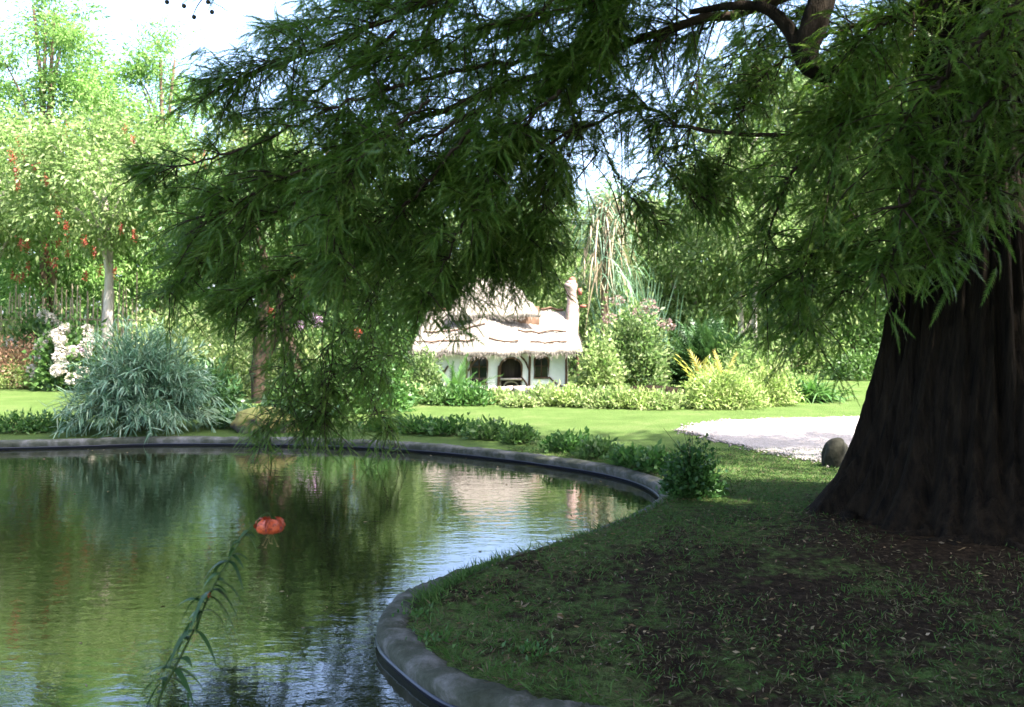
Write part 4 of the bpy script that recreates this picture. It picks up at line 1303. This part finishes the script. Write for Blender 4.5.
# second dark hollow beside the cottage end
# low dry wall in front
lw_ = empty('low_stone_wall', (gx_at(478, 20.6), 20.6, 0), 'low pinkish dry stone wall in front of the cottage', 'wall')
st_ = []
for r_ in range(2):
    x = -1.25
    while x < 1.3:
        wd = rng.uniform(.14, .30)
        hh = .13
        b_ = box(x + .006, x + wd - .006, -.12 + .02 * rng.normal(), .12, r_ * hh + .003, (r_ + 1) * hh - .004)
        b_[0][:] += .012 * rng.normal(size=(8, 3))
        st_.append(b_)
        x += wd
build('stones', st_, M['wall_stone'], lw_)

# bed of plants in front of the cottage
bed = [(418, 19.6, .42, .45, 'bed_leaf', 'pale bed plant at the left end of the cottage'), (443, 19.2, .4, .42, 'mid_leaf', 'green bed plant under the cottage left wall'), (470, 19.0, .45, .55, 'ivy_leaf', 'leafy bed plant below the cottage left window'),
       (497, 19.4, .34, .34, 'bed_leaf', 'low pale bed plant left of the cottage door'), (545, 19.0, .42, .52, 'bed_leaf', 'tall pale bed plant under the cottage right window'), (568, 18.8, .42, .50, 'yellow_leaf', 'yellowish bed plant at the right corner post of the cottage'),
       (592, 18.6, .42, .46, 'bed_leaf', 'pale bed plant below the chimney end'), (616, 18.4, .44, .50, 'bed_leaf', 'pale bed plant before the dark hollow'), (640, 18.3, .42, .46, 'yellow_leaf', 'yellowish bed plant before the dark hollow'),
       (662, 18.2, .40, .42, 'bed_leaf', 'pale bed plant left of the big golden shrub'), (395, 19.0, .45, .5, 'mid_leaf', 'green bed plant just outside the cottage left corner'), (520, 18.7, .3, .28, 'bed_leaf', 'lowest bed plant in front of the cottage door')]
for (px, d_, rx_, hh, mt, lb) in bed:
    e = empty('bed_plant', (gx_at(px, d_), d_, 0), lb, 'plant', 'plants in the bed before the cottage')
    bush_parts(e, rx_ * 1.15, .4, hh * .70, 1300, .10, .042, M[mt], fill=.3, up=.35)
# spiky fern rising before the left window
e = empty('fern', (gx_at(457, 20.2), 20.2, 0), 'arching green fern against the cottage left window', 'fern')
n_ = 26
d = ball_dirs(n_); d[:, 2] = np.abs(d[:, 2]) + .8
build('frond', [sprays(np.zeros((n_, 3)) + .04 * rng.normal(size=(n_, 3)), d, rng.uniform(.6, 1.0, n_), 22, .16, .45, .3, .02)], M['ivy_leaf'], e)

# bushes right of the cottage
e = empty('mixed_bush', (gx_at(632, 22.5), 22.5, 0), 'big bush with dusky pink flower heads right of the cottage', 'bush')
bush_parts(e, .98, .8, 2.0, 5600, .13, .07, M['olive_leaf'], 'brown_bark', fill=.5)
for (px, py) in [(617, 300), (648, 303), (640, 312), (664, 322), (652, 310), (610, 318), (668, 326)]:
    c = P(px, py, 21.9) - np.array(e.location)
    q = ball_dirs(60)
    build('flower_head', [leaves(c + q * np.array([.14, .1, .07]), q, .06, .04)], M['dusky'], e)
e = empty('variegated_bush', (gx_at(600, 21.4), 21.4, 0), 'rounded pale variegated bush at the cottage right end', 'bush')
bush_parts(e, .55, .5, 1.25, 2300, .12, .06, M['bed_leaf'], fill=.5)
e = empty('dark_conifer_shrub', (gx_at(708, 23), 23, 0), 'dark green spreading feathery shrub between pink bush and golden shrubs', 'shrub')
n_ = 1500
d = ball_dirs(n_); d[:, 2] = np.abs(d[:, 2]) * .9 + .15
pos = d * rng.uniform(.25, .8, (n_, 1)) * np.array([1.05, .8, 1.55])
build('foliage', [sprays(pos, d + np.array([0, 0, .25]) + .3 * ball_dirs(n_), rng.uniform(.35, .7, n_), 9, .15, .25, .5, .05)], M['dark_leaf'], e)
e = empty('golden_fern', (gx_at(702, 19.3), 19.3, 0), 'upright orange-yellow fern fronds rising behind the golden shrub', 'fern')
n_ = 15
d = ball_dirs(n_) * .5 + np.array([0, 0, 1])
build('frond', [sprays(np.column_stack([.25 * rng.normal(size=n_), .1 * rng.normal(size=n_), .25 + 0 * d[:, 0]]), d, rng.uniform(.5, .95, n_), 16, .14, .25, .3, .03)], M['fern_gold'], e)
e = empty('golden_shrub', (gx_at(722, 18.4), 18.4, 0), 'wide sunlit golden shrub at the left end of the gravel', 'shrub')
bush_parts(e, .85, .6, .72, 4400, .10, .034, M['yellow_leaf'], fill=.4, up=.3)
e = empty('golden_shrub', (gx_at(768, 19.0), 19.0, 0), 'second golden shrub beside the strap leaved clump', 'shrub')
bush_parts(e, .62, .5, .80, 3000, .10, .034, M['yellow_leaf'], fill=.4, up=.3)
e = empty('pale_shrub', (gx_at(752, 21.5), 21.5, 0), 'pale feathery shrub behind the golden shrubs', 'shrub')
bush_parts(e, .9, .6, 1.35, 2800, .13, .04, M['pale_leaf'], fill=.4, up=.4)
e = empty('strap_leaf_clump', (gx_at(811, 20), 20, 0), 'fountain of bright green strap leaves beyond the gravel', 'plant')
n_ = 330
d = ball_dirs(n_); d[:, 2] = np.abs(d[:, 2]) * .9 + .35
build('leaves', [straps(np.column_stack([.2 * rng.normal(size=n_), .15 * rng.normal(size=n_), np.zeros(n_)]), d, rng.uniform(.6, 1.15, n_), .055, rng.uniform(.2, .85, n_), 6)], M['ivy_leaf'], e)
e = empty('low_bush', (gx_at(862, 27), 27, 0), 'low dark green bush across the far lawn left of the big trunk', 'bush')
bush_parts(e, 1.0, .6, .72, 2800, .12, .06, M['mid_leaf'])
rock('hollow_shade', (gx_at(650, 21.6), 21.6, 0), .8, .16, .16, M['bark'], 'long dark lump put in as the shade under the pink flowered bush', 17)  # dark lump standing in for the shaded hollow beneath the bush

# ------------------------------------------------------------------ pond things
n_ = 900
gq = np.column_stack([rng.uniform(-8, 2, n_), rng.uniform(3.6, 13.4, n_)])
ok = inside(gq, ol) & (dist_ol(gq) > .03) & (rng.uniform(0, 1, n_) < .10 + .9 * np.exp(-dist_ol(gq) / .5))
gq = gq[ok]; n_ = len(gq)
tag(build('floating_bits', [leaves(np.column_stack([gq, np.full(n_, WZ + .003)]), np.column_stack([rng.normal(size=(n_, 2)), np.zeros(n_)]), rng.uniform(.012, .045, n_), rng.uniform(.005, .014, n_), .05, .02)], M['fallen']), 'fallen leaf bits floating on the pond near the kerb', 'leaf litter', kind='stuff')

# tall weed in the near water edge
def weed(name, pl, d_, label, nleaf, llen):
    c = spline([P(a, b, d_) for a, b in pl], 40)
    base = c[0]
    o = build(name, tube(c - base, .0042, .0007, 7), M['weed_stem'], None, smooth=True)
    o.location = base
    tag(o, label, 'plant', 'lilies at the near bank')
    n_ = nleaf
    t = np.sort(rng.uniform(.02, .80 if len(pl) > 8 else .97, n_)) * 38.9
    i0 = t.astype(int)
    pos = (c - base)[i0]
    side = rng.choice([-1, 1], n_)
    ax = unit(np.gradient(c, axis=0))[i0]
    d = np.column_stack([side * rng.uniform(.6, 1.1, n_), .6 * rng.normal(size=n_), rng.uniform(-.15, .75, n_)])
    sz = np.interp(np.linspace(0, 1, n_), [0, .6, .85, 1], [1, 1, .55, .3])
    build('leaves', [straps(pos, d, llen * sz * rng.uniform(.5, 1.25, n_), .014 * sz + .003, rng.uniform(.7, 1.7, n_), 7)], M['dark_leaf'], o)
    return o


DW = 2.35
w1 = weed('lily_plant', [(112, 1005), (143, 770), (157, 705), (178, 662), (195, 628), (208, 598), (218, 578), (231, 556), (246, 534), (259, 518), (268, 513), (271, 518)], DW,
          'tall leaning lily with narrow drooping leaves and a nodding orange flower, before the pond', 70, .075)
c = P(209, 595, DW - .01) - np.array(w1.location)
q = ball_dirs(9)
build('flower_bud', [leaves(c + q * .002, q, .007, .006)], M['bloom'], w1)
# turk's cap flower: six petals that roll back into a ball, stamens hanging out below
fc = P(270, 526.5, DW) - np.array(w1.location)
fv, ff = [], []
prof_ = spline(np.array([[.003, 0, .020], [.014, 0, -.006], [.027, 0, -.017], [.038, 0, -.008], [.0395, 0, .009], [.031, 0, .021], [.021, 0, .023]]), 15)
for k in range(6):
    a = k * np.pi / 3 + .08 + .10 * rng.normal()
    wd = np.interp(np.linspace(0, 1, 15), [0, .25, .6, .85, 1], [.004, .012, .0165, .010, .002]) * (1.15 if k % 2 else .95)
    for i_, (pr, w_) in enumerate(zip(prof_, wd)):
        for sgn, dz in ((-1, .0022), (-.5, .0), (0, -.001), (.5, .0), (1, .0022)):
            rr_ = pr[0] * (1.0 + .05 * rng.normal() * (i_ > 4)) + .0006 * k
            xo, yo = rr_, sgn * w_
            fv.append([xo * math.cos(a) - yo * math.sin(a), xo * math.sin(a) + yo * math.cos(a), pr[2] + dz])
    b0 = k * 75
    for i_ in range(14):
        for q_ in range(4):
            ff.append([b0 + i_ * 5 + q_, b0 + i_ * 5 + q_ + 1, b0 + i_ * 5 + q_ + 6, b0 + i_ * 5 + q_ + 5])
fl_ = build('flower', [(np.array(fv) * np.array([.84, .84, .84]) + fc, np.array(ff))], M['lily'], w1, smooth=True)
for k in range(7):
    a = k * 2 * np.pi / 7
    e_ = np.array([.019 * math.cos(a + .5) + .004 * rng.normal(), .017 * math.sin(a + .5), -.042 + .007 * rng.normal()])
    L = np.linspace(0, 1, 8)[:, None]
    st_c = fc + np.array([0, 0, .01]) * (1 - L) + e_ * L - np.array([.006 * math.cos(a), .006 * math.sin(a), 0]) * np.sin(L * np.pi)
    build('stamen', tube(st_c, .0007, .0006, 4) + tube(np.array([st_c[-1] + [-.0025, 0, .001], st_c[-1], st_c[-1] + [.0025, 0, -.001]]), .0012, .0010, 5), M['stamen'], fl_, smooth=True)
weed('lily_plant', [(150, 1005), (180, 850), (187, 760), (188, 705), (185, 688)], DW + .1, 'short flowerless lily shoot whose tip shows beside the tall one', 26, .09)

# ------------------------------------------------------------------ near turf: blades, litter, leaves
n_ = 150000
gq = np.column_stack([rng.uniform(-1.6, 6.8, n_), 3.0 + 9.5 * rng.uniform(0, 1, n_) ** 1.3])
dd = dist_ol(gq)
sa = soil_amt(gq)
pat = .5 + .5 * smooth_noise(gq[:, 0], gq[:, 1], 4.0, 5) + .35 * smooth_noise(gq[:, 0], gq[:, 1], 11.0, 6)
ok = ~inside(gq, ol + nrm * .2) & (dd > .2) & (rng.uniform(0, 1, n_) < np.clip(1.15 - 1.25 * sa * (1.35 - pat), .06, 1)) & (np.hypot(gq[:, 0] - TX, gq[:, 1] - TY) > 1.2)
ok &= (pat + .5 - sa * .75 > rng.uniform(.1, .75, n_))
gq = gq[ok]; dd = dd[ok]
n_ = len(gq)
gb = np.column_stack([gq, ground_z(gq, dd)])
ln = rng.uniform(.022, .060, n_) * (1 + .9 * np.exp(-((dd - .24) / .08) ** 2))
dv = np.column_stack([.8 * rng.normal(size=n_), .8 * rng.normal(size=n_), np.full(n_, .75)])
dry = rng.uniform(0, 1, n_) < .28 + .3 * soil_amt(gq)
for sel, mt, nm, lb in ((~dry, M['grass'], 'lawn_grass', 'short sparse grass on the shaded near bank'), (dry, M['dry_grass'], 'dry_grass', 'brown dead blades among the grass of the near bank')):
    k = int(sel.sum())
    tag(build(nm, [leaves(gb[sel], dv[sel] * (np.array([1, 1, .45]) if nm == 'dry_grass' else 1), ln[sel], rng.uniform(.004, .009, k), .05, .3)], mt), lb, 'grass', kind='stuff')
# long grass that hangs over the kerb on the near shore
n_ = 9000
ki = rng.integers(0, len(ol), n_)
o_ = rng.uniform(.17, .34, n_)
gq = ol[ki] + nrm[ki] * o_[:, None] + .02 * rng.normal(size=(n_, 2))
ok = (gq[:, 1] > 5.6) & (gq[:, 1] < 9.6) & (gq[:, 0] > -1.0) & ~inside(gq, ol + nrm * .13) & (.5 + .5 * smooth_noise(gq[:, 0], gq[:, 1], 7, 9) > rng.uniform(.1, .6, n_))
gq = gq[ok]; ki = ki[ok]; n_ = len(gq)
dv = np.column_stack([-nrm[ki] * .5 + .6 * rng.normal(size=(n_, 2)), np.full(n_, .8)])
tag(build('edge_grass', [leaves(np.column_stack([gq, np.maximum(ground_z(gq), .0)]), dv, rng.uniform(.04, .11, n_), rng.uniform(.005, .010, n_), .05, .35)], M['grass']), 'longer grass fringing the kerb along the near shore', 'grass', kind='stuff')
n_ = 1900
gq = np.column_stack([rng.uniform(-1.2, 6.0, n_), rng.uniform(3.2, 8.5, n_)])
dd = dist_ol(gq)
ok = ~inside(gq, ol + nrm * .24) & (dd > .24) & (np.hypot(gq[:, 0] - TX, gq[:, 1] - TY) > 1.25)
gq = gq[ok]; n_ = len(gq)
gb = np.column_stack([gq, ground_z(gq) + .006])
dv = np.column_stack([rng.normal(size=(n_, 2)), .15 * rng.normal(size=n_)])
tag(build('leaf_litter', [leaves(gb, dv, rng.uniform(.015, .05, n_), rng.uniform(.006, .016, n_), .1, .05)], M['fallen']), 'scattered dry litter of twigs and leaf bits on the bank', 'leaf litter', kind='stuff')
for (px, py, a, lb) in [(519, 613, .4, 'yellow fallen leaf on the bank nearer the kerb'), (563, 626, 2.0, 'brownish yellow fallen leaf on the bank, right of the other')]:
    p = on_ground(px, py)
    q = leaves(np.array([[0, 0, 0.], [.01, .01, .004]]), np.array([[math.cos(a), math.sin(a), .25], [math.cos(a + 1), math.sin(a + 1), .45]]), np.array([.075, .05]), np.array([.035, .028]), .25, .1)
    o = build('fallen_leaf', [q], M['fallen'])
    o.location = (p[0], p[1], p[2] + .012)
    tag(o, lb, 'leaf')
# small seedlings on the bank and at the kerb
for (px, py, lb) in [(405, 615, 'green seedling tuft behind the kerb at the bend'), (418, 640, 'green seedling tuft behind the kerb below the bend'), (888, 545, 'tiny green seedling at the foot of the big trunk'), (935, 548, 'small seedling between the trunk roots'), (520, 655, 'green seedling tuft near the lower kerb')]:
    p = on_ground(px + 12, py)
    e = empty('seedling', p, lb, 'plant', 'seedlings on the shaded bank')
    n_ = 60
    d = ball_dirs(n_); d[:, 2] = np.abs(d[:, 2]) + .4
    build('leaves', [leaves(np.column_stack([.07 * rng.normal(size=n_), .06 * rng.normal(size=n_), rng.uniform(0, .03, n_)]), d, rng.uniform(.02, .045, n_), .018)], M['ivy_leaf'], e)
